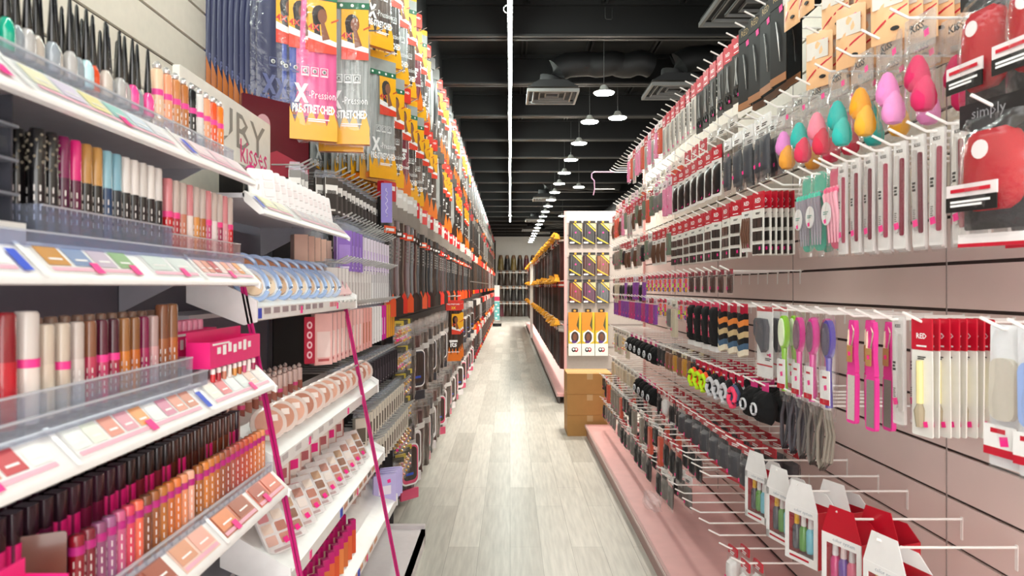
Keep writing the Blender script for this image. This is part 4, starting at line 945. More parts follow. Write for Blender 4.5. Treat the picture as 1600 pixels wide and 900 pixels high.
SW = ['#f3b8ae', '#d98a72', '#c8434a', '#f6d9d4', '#f0a68c', '#e8b4b8', '#f2a05a', '#efe7e2', '#c98ba0', '#e59a88', '#d9b8a4']
def shelf(z, xs, y0, y1, xb=-.96, cards=(), stickers=(), lip=.052, lipd=.05, name='makeup_shelf', lbl='', seams=(), blue=()):
    """white shelf with a sloping price lip; xs = lip front (x)"""
    bd = MB(); bd.ext([(xb, z+lip-.012), (xs-lipd, z+lip-.012), (xs-lipd, z+lip), (xb, z+lip)], y0, y1, pm('#dcdce2', .35))
    lp = MB(); lp.ext([(xs-lipd-.006, z+lip), (xs-lipd, z+lip+.006), (xs-.004, z+.012), (xs, z+.006), (xs, z), (xs-.012, z-.002), (xs-lipd, z+lip-.022)], y0, y1, WHITE)
    lp.ext([(xs-lipd-.012, z+lip+.008), (xs+.004, z+.004), (xs+.002, z-.01), (xs-lipd-.012, z+lip-.024)], y1-.012, y1, WHITE)
    br = MB(); br.ext([(xb, z+lip-.012), (xs-lipd-.08, z+lip-.012), (xb, z-.07)], y1-.012, y1-.008, pm('#b9b9c2', .4))
    parts = [('board', bd), ('price_lip', lp), ('bracket', br)]
    nx, nz = lip-.006, lipd-.004; L = math.hypot(nx, nz); nx, nz = nx/L*.0012, nz/L*.0012
    a = (xs-lipd+.002, z+lip+.0045); b = (xs-.005, z+.0125)
    def Q(mb, ya, yb, t0, t1, m, k=1.0):
        p = lambda t, y: (a[0]+(b[0]-a[0])*t+nx*k, y, a[1]+(b[1]-a[1])*t+nz*k)
        mb.add([p(t0, ya), p(t1, ya), p(t1, yb), p(t0, yb)], [(0, 1, 2, 3)], m)
    for y in seams:
        s_ = MB(); Q(s_, y, y+.012, -.05, 1.08, pm('#ffffff', .2), 3); parts.append(('label_clip', s_))
    for ya, yb, cols, bg in cards:
        c = MB(); Q(c, ya, yb, .08, .95, pm(bg, .35, coat=.3)); n = len(cols)
        for k, cc in enumerate(cols):
            if cc: Q(c, ya+(yb-ya)*(k+.08)/n, ya+(yb-ya)*(k+.92)/n, .12, .72, pm(cc, .4), 2); Q(c, ya+(yb-ya)*(k+.25)/n, ya+(yb-ya)*(k+.75)/n, .5, .56, pm('#fbf6f4', .4), 2.6)
        Q(c, ya+.005, yb-.005, .78, .9, pm('#f2b7c8', .5), 2)
        parts.append(('label_strip', c))
    for y in stickers:
        c = MB(); Q(c, y, y+.021, .62, .98, HOTPINK, 3.4); parts.append(('price_sticker', c))
    for y in blue:
        c = MB(); Q(c, y, y+.02, .3, .95, pm('#2b4fd0', .5), 3.4); parts.append(('blue_tab', c))
    put(T(name, 'shelf', '', parts), (0, 0, 0), label=lbl)
    return z+lip
zA = shelf(EYE+.246, -.616, .4, 1.72, cards=((.62, .88, ['#e6f3f3', '#f3f6ef', '#fbfbfb'], '#f4fafa'), (.93, 1.32, ['#f2eccb', '#e2d7ea', '#f0e5a8', '#9fd3cc', '#dbe7f4', '#eceaf2'], '#eef3f3'), (1.42, 1.7, ['#fbe0e6', '#f7d5de', '#fae6ea'], '#fdf4f6')), stickers=(.86, 1.14), seams=(.9, 1.35), blue=(1.38,), lbl='top white makeup shelf, carrying nail polish and lip tubes')
zB = shelf(EYE+.004, -.616, .4, 1.74, cards=((.45, .9, ['#fbfbfd', '#8fc3ec', '#fbfbfd'], '#fdfdfd'), (.96, 1.2, ['#c98a2a', '#7f92b8', '#c3b2c4', '#8fb37c'], '#fbf8f5'), (1.24, 1.42, ['#cfd9d4', '#d9e0dc'], '#fbfafa'), (1.45, 1.72, SW[:8], '#fdf6f4')), stickers=(1.06, 1.17, 1.35, 1.58), seams=(.93, 1.43), blue=(.9,), lbl='second white makeup shelf, carrying mascaras and glosses')
zC = shelf(EYE-.253, -.584, .4, 1.76, cards=((.74, .93, [SW[0], SW[1], SW[2], '#f4f4f2'], '#fbfaf9'), (.97, 1.36, ['#eef2ee', '#eaf0e0', '#e59a88', '#e0a0ae', '#f2a86a', '#f0f2f0', '#d98fa8', '#e8a08c', '#d9937c'], '#fbf9f8'), (1.42, 1.74, ['#f2f0e4', '#e07a80', '#e9eef0', '#dce6e4', '#f0c8b8', '#f2e8e4'], '#fcfaf9')), stickers=(.8, 1.16, 1.62), seams=(.95, 1.38), blue=(1.375,), lbl='third white makeup shelf, carrying gloss packs and pink boxes')
zD = shelf(EYE-.506, -.544, .4, 1.74, cards=((.86, .96, ['#e2607a'], '#ffffff'), (.98, 1.18, ['#a04a3c', '#8a4034', '#a85a44'], '#b0604e'), (1.2, 1.34, ['#e0a080', '#f0b0a0'], '#f4d0c0'), (1.37, 1.54, ['#e89060', '#a85c44'], '#c06a4c'), (1.56, 1.72, ['#b0503c', '#e07a62'], '#d86a50')), stickers=(1.42, 1.6), seams=(1.355,), lbl='fourth white makeup shelf, carrying lip gloss tubes')
zE = shelf(EYE-.80, -.52, .4, 1.74, stickers=(1.4,), lbl='low white makeup shelf at the bottom edge')

def acrylic(xs, y0, y1, z, h, depth=.16, n=10, lbl='', m=None):
    m = m or FROST
    fr = MB(); fr.box(xs-.002, xs, y0, y1, z, z+h, m); fr.box(xs-.004, xs+.0008, y0, y1, z+h-.003, z+h, film(.4, .1, '#f7f9fb'))
    bs = MB(); bs.box(xs-depth, xs-.002, y0, y1, z, z+.002, m)
    sd = [('end_wall', MB().box(xs-depth, xs-.002, y-.001, y+.001, z+.002, z+h, m)) for y in (y0, y1)]
    dv = [('divider', MB().box(xs-depth, xs-.002, y0+(y1-y0)*k/n-.0006, y0+(y1-y0)*k/n+.0006, z+.002, z+h*.9, m)) for k in range(1, n)]
    put(T('acrylic_tray', 'display tray', '', [('front_wall', fr), ('base', bs)]+sd+dv), (0, 0, 0), label=lbl)
@lru_cache(maxsize=None)
def polish(c):
    b = MB(); b.lathe([(.010, 0), (.0115, .003), (.0115, .032), (.008, .042), (.0055, .046)], 14, pm(c, .12, coat=.8))
    cp = MB(); cp.lathe([(.0068, .046), (.007, .052), (.005, .085), (.0026, .128), (.001, .132)], 12, pm('#0c0b0d', .18, coat=.6))
    return T('nail_polish_bottle', 'nail polish', '', [('bottle', b), ('cap', cp)])
PC = [('#b5b2b0', 'clear'), ('#ff4f9c', 'hot pink'), ('#d8c64a', 'mustard'), ('#16a98c', 'teal'), ('#98a0a8', 'silver'), ('#f0b8a0', 'peach'), ('#c9bfb4', 'pearl'), ('#c9a15a', 'gold'), ('#e8542a', 'orange'), ('#bfe0e6', 'pale blue')]
for k in range(24):
    c = PC[[0, 1, 4, 1, 2, 2, 3, 3, 4, 0, 6, 4, 6, 0, 4, 9, 8, 6, 4, 0][k % 20]]
    put(polish(c[0]), (-.70+.006*(k % 2), .80+.0235*k+.004*((k*7) % 3), zA+.026), 0, lab(f'{c[1]} nail polish with black cap', 'the front row of the top shelf'), 'nail polish in the front row')
for k in range(20):
    c = PC[(k*3) % 10]
    put(polish(c[0]), (-.75, .82+.0275*k, zA+.026), 0, lab(f'{c[1]} nail polish with black cap', 'the back row of the top shelf'), 'nail polish in the back row', s=1.1)
rs = MB(); rs.box(-.78, -.682, .6, 1.39, zA, zA+.025, FROST); put(T('polish_riser', 'riser', 'clear riser under the nail polish', [('step', rs)]), (0, 0, 0))
acrylic(-.668, .45, 1.4, zA, .03, .02, 1, 'clear front rail before the nail polish')
@lru_cache(maxsize=None)
def tube(body, cap, h=.115, r=.0095, band=None, capf=.38, ball=None, mark=True, sq=False, dots=False):
    b = MB(); n = 14
    if sq: b.ext(rrect(2*r, 2*r, r*.35, 2), 0, h*(1-capf), pm(body, .25, coat=.5), 'xy')
    else: b.lathe([(r*.92, 0), (r, .003), (r, h*(1-capf))], n, pm(body, .22, coat=.6))
    c = MB(); z = h*(1-capf)
    if sq: c.ext(rrect(2*r, 2*r, r*.35, 2), z, h, pm(cap, .25, coat=.5), 'xy')
    else: c.lathe([(r*.96, z), (r*.96, h-.004), (r*.8, h), (.001, h+.001)], n, pm(cap, .25, coat=.5))
    if ball: c.lathe([(.001, h), (r*.6, h+.003), (r*.7, h+.009), (r*.4, h+.015), (.001, h+.017)], n, pm(ball, .2, .6))
    if dots:
        for k in range(7):
            for q in range(4): c.lathe([(.001, -.002), (.0022, 0), (.001, .002)], 5, pm('#8d8574', .35), (r*math.cos(q*PI/2+k*.6), r*math.sin(q*PI/2+k*.6), z+.006+(h-z-.008)*k/7))
    p = [('tube', b), ('cap', c)]
    if band: m = MB(); m.lathe([(r*(1.22 if sq else 1.03), z-(.03 if sq else .012)), (r*(1.22 if sq else 1.03), z)], 4 if False else n, pm(band, .4)); p.append(('band', m))
    if mark:
        m = MB()
        for k in range(4): m.add([(r*1.02*math.cos(a), r*1.02*math.sin(a), z*(.2+.16*k)+dz) for a, dz in ((-.45, 0), (.35, 0), (.35, z*.1), (-.45, z*.1))], [(0, 1, 2, 3)], pm('#e9e4df', .5))
        p.append(('lettering', m))
    return T('lip_gloss_tube', 'lip gloss', '', p)
def renamed(t, name, cat):
    u = T(name, cat, '', []); u.parts = t.parts; return u
FCE = -.9                                     # marks turned towards the camera
lp = [('#efc9a8', 'peach'), ('#f3a27c', 'coral'), ('#c98652', 'caramel'), ('#b9743f', 'brown'), ('#1c1b1d', 'black'), ('#e6e2de', 'white'), ('#f0a27a', 'apricot'), ('#ee5a2c', 'red-orange'), ('#f0822c', 'orange')]
for k, (c, nm) in enumerate(lp):
    put(renamed(tube(c, c, .135, .0125, '#e8459a', .3, '#d9d9d9'), 'lip_oil_tube', 'lip oil'), (-.705, 1.405+.037*k, zA), FCE, f'{nm} lip tube with pink band and silver ball top on the top shelf', 'ball-topped lip tubes')
ct = MB(); ct.ext(rrect(.03, .12, .006, 3, 0, .06), -.01, .01, CLEAR)
for k in range(3): put(T('clear_blister_pack', 'blister pack', '', [('shell', ct)]), (-.72, 1.30+.03*k, zA), 1.2, f'empty-looking clear blister pack beside the ball-topped lip tubes, {od(k+1)} from the camera', 'clear blister packs')
acrylic(-.675, 1.41, 1.72, zA, .035, .05, 8, 'clear divider tray in front of the ball-topped lip tubes')
# second shelf: mascaras, glosses, stacked eyeliners
ms = [('#141215', '#1b191b', 'black and pink', True), ('#141215', '#1b191b', 'black dotted', True), ('#4a0f35', '#7c1450', 'plum', False), ('#5a1038', '#e0257e', 'magenta', False), ('#17140f', '#b98a4a', 'gold-capped', False), ('#17140f', '#c29350', 'bronze-capped', False), ('#1c3f66', '#8fc0d0', 'pale blue', False), ('#14222e', '#84b6c8', 'ice blue', False), ('#17161a', '#e8e4e0', 'white-capped', False), ('#17161a', '#e9e5e1', 'white-capped', False), ('#1a181a', '#d9d5d0', 'white-capped', False), ('#17161a', '#eae6e2', 'white-capped', False), ('#17161a', '#ddd9d6', 'white-capped', False)]
for k, (b, c, nm, d) in enumerate(ms):
    for r_ in range(2):
        put(renamed(tube(b, c, .15, .0112, None, .42, dots=d), 'mascara_tube', 'mascara'), (-.682-.03*r_, 1.015+.0285*k, zB+.022), FCE, f'{nm} mascara, {od(k+1)} along the {("front","back")[r_]} mascara row', 'mascaras in the %s row' % ('front', 'back')[r_])
gl = ['#d3242c', '#b52a35', '#c97f66', '#efe3dc', '#e0984a', '#b8682f', '#d2507e', '#f0e4e2', '#a8355c', '#e0a0a8', '#d8202c']
gn = ['red', 'crimson', 'rose tan', 'clear', 'amber', 'caramel', 'rose', 'pale pink', 'berry', 'blush', 'scarlet']
for k in range(11):
    for r_ in range(2):
        put(tube(gl[k], '#c9b9b0' if k % 3 else '#d8868c', .145, .0105, '#f5468f' if k in (0, 1, 6, 8, 10) else None, .45), (-.682-.03*r_, 1.4+.0305*k, zB+.014), FCE, f'{gn[k]} lip gloss, {od(k+1)} along the {("front","back")[r_]} gloss row of the second shelf', 'glosses on the second shelf')
acrylic(-.664, 1.0, 1.385, zB, .062, .075, 13, 'clear divider tray holding the mascaras', BLUEAC)
acrylic(-.664, 1.39, 1.735, zB, .05, .075, 11, 'clear divider tray holding the glosses', PINKAC)
acrylic(-.655, .6, 1.735, zB, .022, .02, 1, 'low clear front rail of the second shelf', BLUEAC)
for r_ in range(4):
    for k in range(4):
        M = tube('#141214', '#1d1b1c', .15, .007, None, .6, dots=True, mark=False)
        put(renamed(M, 'eyeliner_pencil', 'eyeliner'), (-.86, .83+.035*k, zB+.04+.047*r_+.0), 0, f'dotted black eyeliner in the tiered rack, tier {("one","two","three","four")[r_]}, {od(k+1)} from the camera', 'eyeliners in the tiered rack', ry=PI/2)
ti = MB()
for r_ in range(4): ti.box(-.88, -.68, .80, .975, zB+.022+.047*r_, zB+.026+.047*r_, pm('#8b929c', .2, alpha=.8)); 
for y in (.80, .975): ti.box(-.88, -.69, y-.002, y+.002, zB, zB+.21, pm('#4a4c55', .2, alpha=.8))
put(T('tiered_rack', 'display rack', 'smoky clear tiered rack of black eyeliners on the second shelf', [('tiers', ti)]), (0, 0, 0))
pb = MB(); pb.box(-.72, -.66, .78, .96, zB, zB+.03, pm('#dcdad6', .4)); put(T('white_display_base', 'display base', 'small white base box below the tiered rack', [('box', pb)]), (0, 0, 0))
# third shelf
gp_ = [('#5a2a1c', 'brown', .0165), ('#c01828', 'glossy red', .0165), ('#e9dfd6', 'clear', .0165), ('#dccdb9', 'beige', .012), ('#d8c6b2', 'sand', .012), ('#d9cdc6', 'frosted', .0115), ('#c33c5a', 'raspberry', .0105), ('#d0406c', 'pink', .0105), ('#b02848', 'wine', .0105), ('#d9802c', 'orange', .0105), ('#c96a24', 'copper', .0105), ('#a91e58', 'magenta', .0105), ('#d9a7a7', 'dusty pink', .0105), ('#9c5a30', 'chestnut', .0125), ('#b8662e', 'toffee', .0125)]
y = .865
for k, (c, nm, r) in enumerate(gp_):
    put(tube(c, ('#3a211a', '#8c1622', '#d9d2cc', '#d2c4b2', '#cdbfae', '#c9bcb4', '#8a5a40', '#5a1c30', '#4a1a28', '#9c6a3c', '#8a5a34', '#7c1644', '#b89c98', '#7a4a30', '#8a5a38')[k], .155 if r > .012 else .135, r, '#ff3f98' if k in (2, 4, 7, 8) else None, .42, mark=k > 4), (-.668, y+r, zC+.012), FCE, f'{nm} gloss tube, {od(k+1)} along the third shelf', 'gloss tubes on the third shelf')
    put(tube(c, '#8c6a58', .14, r*.9, None, .42, mark=False), (-.71, y+r+.004, zC+.015), FCE, f'{nm} gloss tube, {od(k+1)} along the row behind on the third shelf', 'gloss tubes at the back of the third shelf')
    y += 2*r+.012
acrylic(-.64, .62, 1.42, zC, .06, .1, 18, 'clear divider tray holding gloss tubes on the third shelf')
acrylic(-.618, .62, 1.44, zC+.002, .03, .018, 1, 'low clear front rail of the third shelf')
def pinkbox(y0, y1, x, z0, h, lbl, txt):
    b = MB(); m = pm('#f0207c', .4, coat=.3); b.box(x-.05, x-.048, y0, y1, z0, z0+h+.02, m); b.box(x-.002, x, y0, y1, z0, z0+h, m); b.box(x-.048, x-.002, y0, y0+.002, z0, z0+h, m); b.box(x-.048, x-.002, y1-.002, y1, z0, z0+h, m); b.box(x-.048, x-.002, y0+.002, y1-.002, z0, z0+.003, m)
    t = MB()
    Mx = Matrix.Translation((x+.0006, (y0+y1)/2, z0+h*.62)) @ Matrix.Rotation(PI/2, 4, 'Z')
    [t.box(-(y1-y0)*(.38-.1*q), -(y1-y0)*(.32-.1*q), -.0004, .0, -.006-.004*(q % 2), .008+.003*(q % 3), TEXTW, Mx) for q in range(7)]; t.box(x+.0003, x+.0008, y0+.012, y0+.1, z0+h*.86, z0+h*.93, WHITE)
    put(T('display_carton', 'display box', '', [('carton', b), ('print', t)]), (0, 0, 0), label=lbl, group='hot pink counter display boxes')
pinkbox(1.44, 1.68, -.70, zC+.03, .075, 'hot pink display carton at the back of the third shelf', 'lip lip lip')
pinkbox(1.455, 1.745, -.62, zC+.03, .055, 'hot pink display carton at the front of the third shelf', 'lip tint')
for k in range(9):
    put(tube(gl[k % 11], '#f3e7e2', .05, .0095, None, .4, mark=False), (-.625, 1.48+.029*k, zC), FCE, f'short {gn[k % 11]} sample bottle under the front pink carton, {od(k+1)} from the camera', 'sample bottles under the pink carton', s=.56)
for k in range(8): put(tube('#e9608c', '#ee8cae', .09, .009, mark=False), (-.728, 1.46+.027*k, zC+.035), FCE, f'pink gloss tube standing in the back pink carton, {od(k+1)} from the camera', 'tubes in the back pink carton')
# fourth shelf
DC = ['#8c1526', '#7a1c2c', '#8c4a70', '#9c5a86', '#c85a84', '#d8405a', '#ec6a50', '#7a4426', '#9c5a2e', '#b8702f', '#c86a2c', '#dc7634', '#e8956a', '#f0b098', '#a8622a', '#d98236', '#c87838', '#b8642f', '#a05a3a', '#9c4a38', '#b05a48', '#b84a40', '#c0503c', '#c8563c', '#d0663c', '#dc7a48', '#e08a58', '#e89a68']
DN = ['dark red', 'wine', 'mauve', 'lilac', 'rose', 'cherry', 'coral', 'brown', 'chestnut', 'bronze', 'copper', 'orange', 'peach', 'pale pink', 'bronze', 'gold', 'amber', 'toffee', 'cocoa', 'brick', 'rosewood', 'russet', 'rust', 'terracotta', 'clay', 'apricot', 'sand', 'honey']
for k in range(28):
    y = .985+.0265*k+(.012 if k > 13 else 0)
    put(tube(DC[k], DC[k], .105, .0108, '#b8247c', .14), (-.607, y, zD+.002), FCE, f'{DN[k]} lip gloss with magenta collar, {od(k+1)} along the front row of the fourth shelf', 'collared lip glosses')
BK = ['#2a1420', '#3a1828', '#241618', '#3c2018', '#4a2418']
for r_ in range(3):
    for k in range(26):
        pk = (k*5+r_*3) % 4 == 0 or (r_ == 0 and k in (1, 2, 4, 5, 9, 10, 14, 24))
        put(tube(['#6a1a44', '#7a1c40', '#8a2636', '#5a2a1c', '#7a3a22'][(k//5+r_) % 5], BK[(k//5+r_) % 5], .122, .0118, '#e81c7c' if pk else None, .34, mark=False, sq=True), (-.662-.031*r_, .90+.0315*k, zD+.034), .05, f'dark gloss{" with pink sticker" if pk else ""}, {od(k+1)} in dark row {("one","two","three")[r_]} of the fourth shelf', 'dark square-capped glosses')
rs = MB(); rs.box(-.76, -.635, .8, 1.73, zD, zD+.0335, FROST); put(T('gloss_riser', 'riser', 'clear riser under the dark square-capped glosses', [('step', rs)]), (0, 0, 0))
acrylic(-.586, .97, 1.37, zD, .022, .04, 14, 'clear front tray of the nearer collared glosses'); acrylic(-.586, 1.375, 1.735, zD, .022, .04, 14, 'clear front tray of the farther collared glosses')
bx = MB(); m = pm('#f0207c', .4, coat=.3)
bx.box(-.60, -.545, .66, .662, zD, zD+.09, m); bx.box(-.60, -.545, .868, .87, zD, zD+.1, m); bx.box(-.547, -.545, .662, .868, zD, zD+.06, m); bx.box(-.60, -.598, .662, .868, zD, zD+.12, m); bx.box(-.598, -.547, .662, .868, zD, zD+.003, m)
t_ = MB(); [t_.box(-.08+.019*q, -.068+.019*q, -.0004, .0, -.004, .006+.002*(q % 3), TEXTW, Matrix.Translation((-.5443, .77, zD+.035)) @ Matrix.Rotation(PI/2, 4, 'Z')) for q in range(8)]
put(T('display_carton', 'display box', 'hot pink open display carton of balms at the near end of the fourth shelf', [('carton', bx), ('print', t_)]), (0, 0, 0))
for k in range(6): put(tube(['#a03c2c', '#d8342a', '#b04a34', '#e8b0a0', '#c0503c', '#8c3a30'][k], '#c9a08c', .085, .0105, mark=False), (-.573, .685+.034*k, zD+.004), FCE, f'balm tube in the pink display carton, {od(k+1)} from the camera', 'balms in the pink display carton')
tc_ = MB(); tc_.ext(rrect(.06, .12, .004, 2, 0, .06), -.002, .002, pm('#6a4030', .3, coat=.5)); t2 = MB(); t2.poly(ell(.012, .02, 10, 0, .05), -.0026, pm('#8c6a4a')); t2.poly([(-.028, .0), (.028, .0), (.02, .035), (0, .05), (-.02, .02)], -.0028, pm('#e0452c'))
put(T('tester_card', 'tester card', 'brown glossy tester card with red flame print leaning by the dark glosses', [('card', tc_), ('print', t2)]), (-.625, .935, zD+.002), .5, rx=-.12)
for r_ in range(3):
    for k in range(9): put(tube(['#8c3a30', '#a04a3c', '#7a3028'][r_], '#c9a49a', .075, .011, None, .45, mark=False), (-.60-.03*r_, 1.3+.032*k, zE+.002), FCE, f'short brown lip balm on the low shelf, {od(k+1)} along row {("one","two","three")[r_]}', 'brown balms on the low shelf')
# header sign above the top shelf
sg = MB(); sg.ext(rrect(.74, .2, .004, 1, 0, .1), -.01, .01, pm('#ece8df', .45))
lt = MB(); lt.txt('RUBY', .60, .0, .05, -.0106, pm('#8f8c86', .5), h=.125); 
lk = MB(); lk.txt('kisses', .26, .2, .012, -.0112, pm('#f03a86', .5), rot=.04)
put(T('header_sign', 'sign', 'cream header sign with grey capitals and pink script behind the lip tubes', [('board', sg), ('lettering', lt), ('script_lettering', lk)]), (-.93, 2.33, EYE+.42), PI/2)
# magenta trims on the gondola front
for y, a, b, lbl in ((1.775, (-.672, EYE+.0), (-.515, EYE-.80), 'nearer magenta strip running down the shelf ends'), (2.86, (-.70, EYE+.08), (-.44, EYE-1.25), 'farther thin magenta strip running down the shelf ends')):
    mb = MB(); w = .0045
    for k in (-1, 1): mb.ext([(a[0]+k*w-.003, a[1]), (a[0]+k*w+.003, a[1]), (b[0]+k*w+.003, b[1]), (b[0]+k*w-.003, b[1])], -.004, .0, MAGENTA)
    mb.ext([(a[0]-w, a[1]), (a[0]+w, a[1]), (b[0]+w, b[1]), (b[0]-w, b[1])], -.001, .003, pm('#8c0c50', .5))
    put(T('magenta_trim_strip', 'trim strip', '', [('strip', mb)]), (0, y, 0), label=lbl, group='magenta trim strips')

# ------------------------------------------------------------------ second cosmetics bay: sloping trays
def tray(z, xs, y0, y1, lbl, slope=.12, depth=.17, chips=(), stickers=(), blue=()):
    """white tray with a sloping bed (local x towards the aisle)"""
    m = WHITE
    bd = MB(); bd.ext([(xs-depth, z+.03+slope), (xs-.01, z+.04), (xs, z+.034), (xs, z), (xs-.015, z-.004), (xs-depth, z+.015+slope*.4)], y0, y1, m)
    en = []
    for y in (y0, y1): en.append(('end_cheek', MB().ext([(xs-depth-.005, z+.05+slope), (xs-depth+.02, z+.05+slope), (xs+.003, z+.05), (xs+.003, z-.004), (xs-.03, z-.012), (xs-depth-.005, z+slope*.6)], y-.004, y+.004, m)))
    bk = MB(); bk.box(-.97, xs-depth, y0, y1, z+.0, z+.012, pm('#c9c9d0', .4))
    parts = [('bed', bd), ('rear_shelf', bk)]+en
    for ya, c in chips:
        q = MB(); q.box(xs-.0005, xs+.0012, ya, ya+.05, z+.014, z+.03, pm(c, .4)); parts.append(('label_chip', q))
    for ya in stickers:
        q = MB(); q.box(xs, xs+.0018, ya, ya+.018, z+.004, z+.026, HOTPINK); parts.append(('price_sticker', q))
    for ya in blue:
        q = MB(); q.box(xs, xs+.002, ya, ya+.03, z+.004, z+.03, pm('#2b44c4', .5)); parts.append(('blue_tab', q))
    put(T('sloping_tray', 'display tray', '', parts), (0, 0, 0), label=lbl)
shelf(EYE+.185, -.62, 1.775, 2.72, cards=((1.83, 2.05, ['#f4f2cf', '#f2efdc'], '#f6f3ea'), (2.12, 2.7, ['#e6d3d6', '#d9cdd4']*5, '#f9eeee')), blue=(1.785,), seams=(2.08,), lbl='white makeup shelf of leaning white palettes beside the header sign')
tray(EYE-.085, -.64, 1.775, 2.93, 'white sloping tray holding blue-rimmed compacts', .075, .17, [(1.83+.075*k, '#a08f96') for k in range(8)]+[(2.5+.06*k, '#e08a94') for k in range(2)], (2.15, 2.6), (1.78,))
tray(EYE-.475, -.60, 1.775, 3.2, 'white sloping tray holding round tan compacts', .09, .17, [(1.85+.12*k, '#c9c3c4') for k in range(5)], (2.1, 2.6))
tray(EYE-.76, -.555, 1.775, 3.1, 'white sloping tray holding clear pan palettes', .09, .17, [(2.35+.08*k, ['#c98a6a', '#4f4a42', '#d9a884', '#b88460'][k % 4]) for k in range(8)], (1.95, 2.55), (2.3,))
tray(EYE-1.02, -.53, 1.775, 3.3, 'lowest white sloping tray at the foot of the makeup gondola', .08, .16, [(2.3+.09*k, '#d99a6a') for k in range(6)], (2.15, 2.6), (2.45,))
@lru_cache(maxsize=None)
def ring_compact(rim='#a9c3ee', pan='#eac9a8'):
    n = 22; b = MB(); b.tube([(.036*math.cos(a), 0, .046+.046*math.sin(a)) for a in [i*2*PI/n for i in range(n)]], .0058, 7, pm(rim, .25, coat=.5), closed=True); b.ext(ell(.035, .045, 20, 0, .046), .001, .004, pm('#f2f2f6', .3))
    p = MB(); p.ext(ell(.024, .03, 16, 0, .04), -.004, .0009, pm(pan, .6)); p.lines(.03, 0, .042, -.0045, pm('#8f7c6a'), .004, 2)
    l = MB(); l.ext(ell(.033, .043, 18, 0, .046), -.0055, -.0046, CLEAR)
    m = MB(); m.tube([(.036*math.cos(a), .028-.012*math.sin(a), .1+.036*math.sin(a)) for a in [i*2*PI/n for i in range(n)]], .0055, 7, pm(rim, .25, coat=.5), closed=True); m.ext(ell(.033, .033, 18, 0, .105), .022, .026, pm('#c98c6a', .2)); m.pr(-.012, .012, .085, .105, .0215, HOTPINK); 
    return T('powder_compact', 'compact', '', [('base', b), ('powder_pan', p), ('clear_lid', l), ('mirror_lid', m)])
for k in range(9):
    put(ring_compact('#a9c3ee' if k < 7 else '#c9d8f4', ['#eac9a8', '#f0d8bc', '#d9b08c'][k % 3]), (-.672, 1.86+.1*k, EYE-.035), PI/2-.85, f'open compact with pale blue ring rim, {od(k+1)} from the camera', 'blue-rimmed compacts', rx=-.62, s=1.22)
for k in range(3):
    cb = MB(); cb.ext(rrect(.07, .085, .006, 2, 0, .045), -.008, .0, pm('#f3c9c9', .3, coat=.4)); cb.pr(-.02, .02, .03, .06, -.0085, pm('#fbe9e6')); put(T('blush_card', 'blush', '', [('card', cb)]), (-.672, 2.72+.075*k, EYE-.035), PI/2-.6, f'pink blush card past the blue-rimmed compacts, {od(k+1)} from the camera', 'pink blush cards', rx=-.7)
@lru_cache(maxsize=None)
def round_compact(c):
    b = MB(); b.lathe([(.040, 0), (.043, .004), (.043, .012), (.039, .014)], 24, pm('#e4cfc6', .15, coat=.6), M=Matrix.Rotation(PI/2, 4, 'X') @ Matrix.Translation((0, .043, 0)))
    p = MB(); p.ext(ell(.033, .033, 22, 0, .043), -.0155, -.0141, pm(c, .7)); p.pr(.002, .022, .046, .062, -.0158, pm('#f6e6df', .4)); sticker(p, -.006, .02, -.0166, .012)
    l = MB(); l.lathe([(.0425, .0145), (.041, .019), (.03, .021), (.001, .0215)], 22, CLEAR, M=Matrix.Rotation(PI/2, 4, 'X') @ Matrix.Translation((0, .043, 0)))
    return T('round_compact', 'compact', '', [('case', b), ('powder_pan', p), ('clear_lid', l)])
for k in range(13):
    put(round_compact(['#d99a84', '#c98a70', '#e0a890', '#b8765e'][k % 4]), (-.642, 1.88+.1*k, EYE-.415), PI/2-1.0, f'round tan compact leaning in the tray, {od(k+1)} from the camera', 'round tan compacts', rx=-.5, s=1.12)
for r_ in range(2):
    for k in range(14):
        put(tube(['#c9806e', '#b56a58', '#d99a8c', '#a85a50'][(k+r_) % 4], '#e9c9c0', .11, .012, '#ff5a9c' if k % 3 == 0 else None, .4, ball='#f0e0da', mark=False), (-.76-.05*r_, 1.82+.055*k, EYE-.40), FCE, f'blush gloss tube behind the round compacts, {od(k+1)} along row {("one","two")[r_]}', 'blush tubes behind the compacts')
tr = MB(); tr.box(-.82, -.735, 1.79, 2.62, EYE-.408, EYE-.4005, WHITE); tr.box(-.96, -.82, 1.79, 2.62, EYE-.42, EYE-.41, WHITE); put(T('tube_ledge', 'ledge', 'white ledge carrying blush gloss tubes', [('board', tr)]), (0, 0, 0))
wb = MB(); wb.ext([(-.06, 0), (.06, 0), (.05, .07), (.02, .1), (-.03, .1), (-.06, .08)], 0, .09, pm('#f3ece9', .35)); wb.pr(-.055, .05, .01, .03, -.0006, pm('#f2b8c4'));
put(T('sample_dispenser', 'dispenser', 'white sample dispenser at the near end of the blush tubes', [('body', wb)]), (-.66, 1.80, EYE-.4), .3) if False else None
@lru_cache(maxsize=None)
def pan_palette(cols, w=.09, h=.13, clear=True):
    b = MB(); b.ext(rrect(w, h, .006, 2, 0, h/2), -.004, .004, pm('#f3eeee', .25, coat=.4)); pns = MB(); n = len(cols)//2
    for i, c in enumerate(cols):
        cx = (-.25+.5*(i % 2))*w; cz = h*(.14+.76*((i//2)+.5)/n*1.0)
        pns.ext(rrect(w*.36, h*.6/n, .003, 2, cx, cz), -.006, -.0041, pm(c, .7))
    pns.pr(-w*.3, w*.3, h*.03, h*.09, -.0045, pm('#c9a9a8'))
    p = [('case', b), ('pans', pns)]
    if clear: l = MB(); l.box(-w/2, w/2, -.009, -.0075, 0, h, CLEAR); sticker(l, w*.2, h*.2, -.0095, .016); p.append(('clear_lid', l))
    return T('makeup_palette', 'palette', '', p)
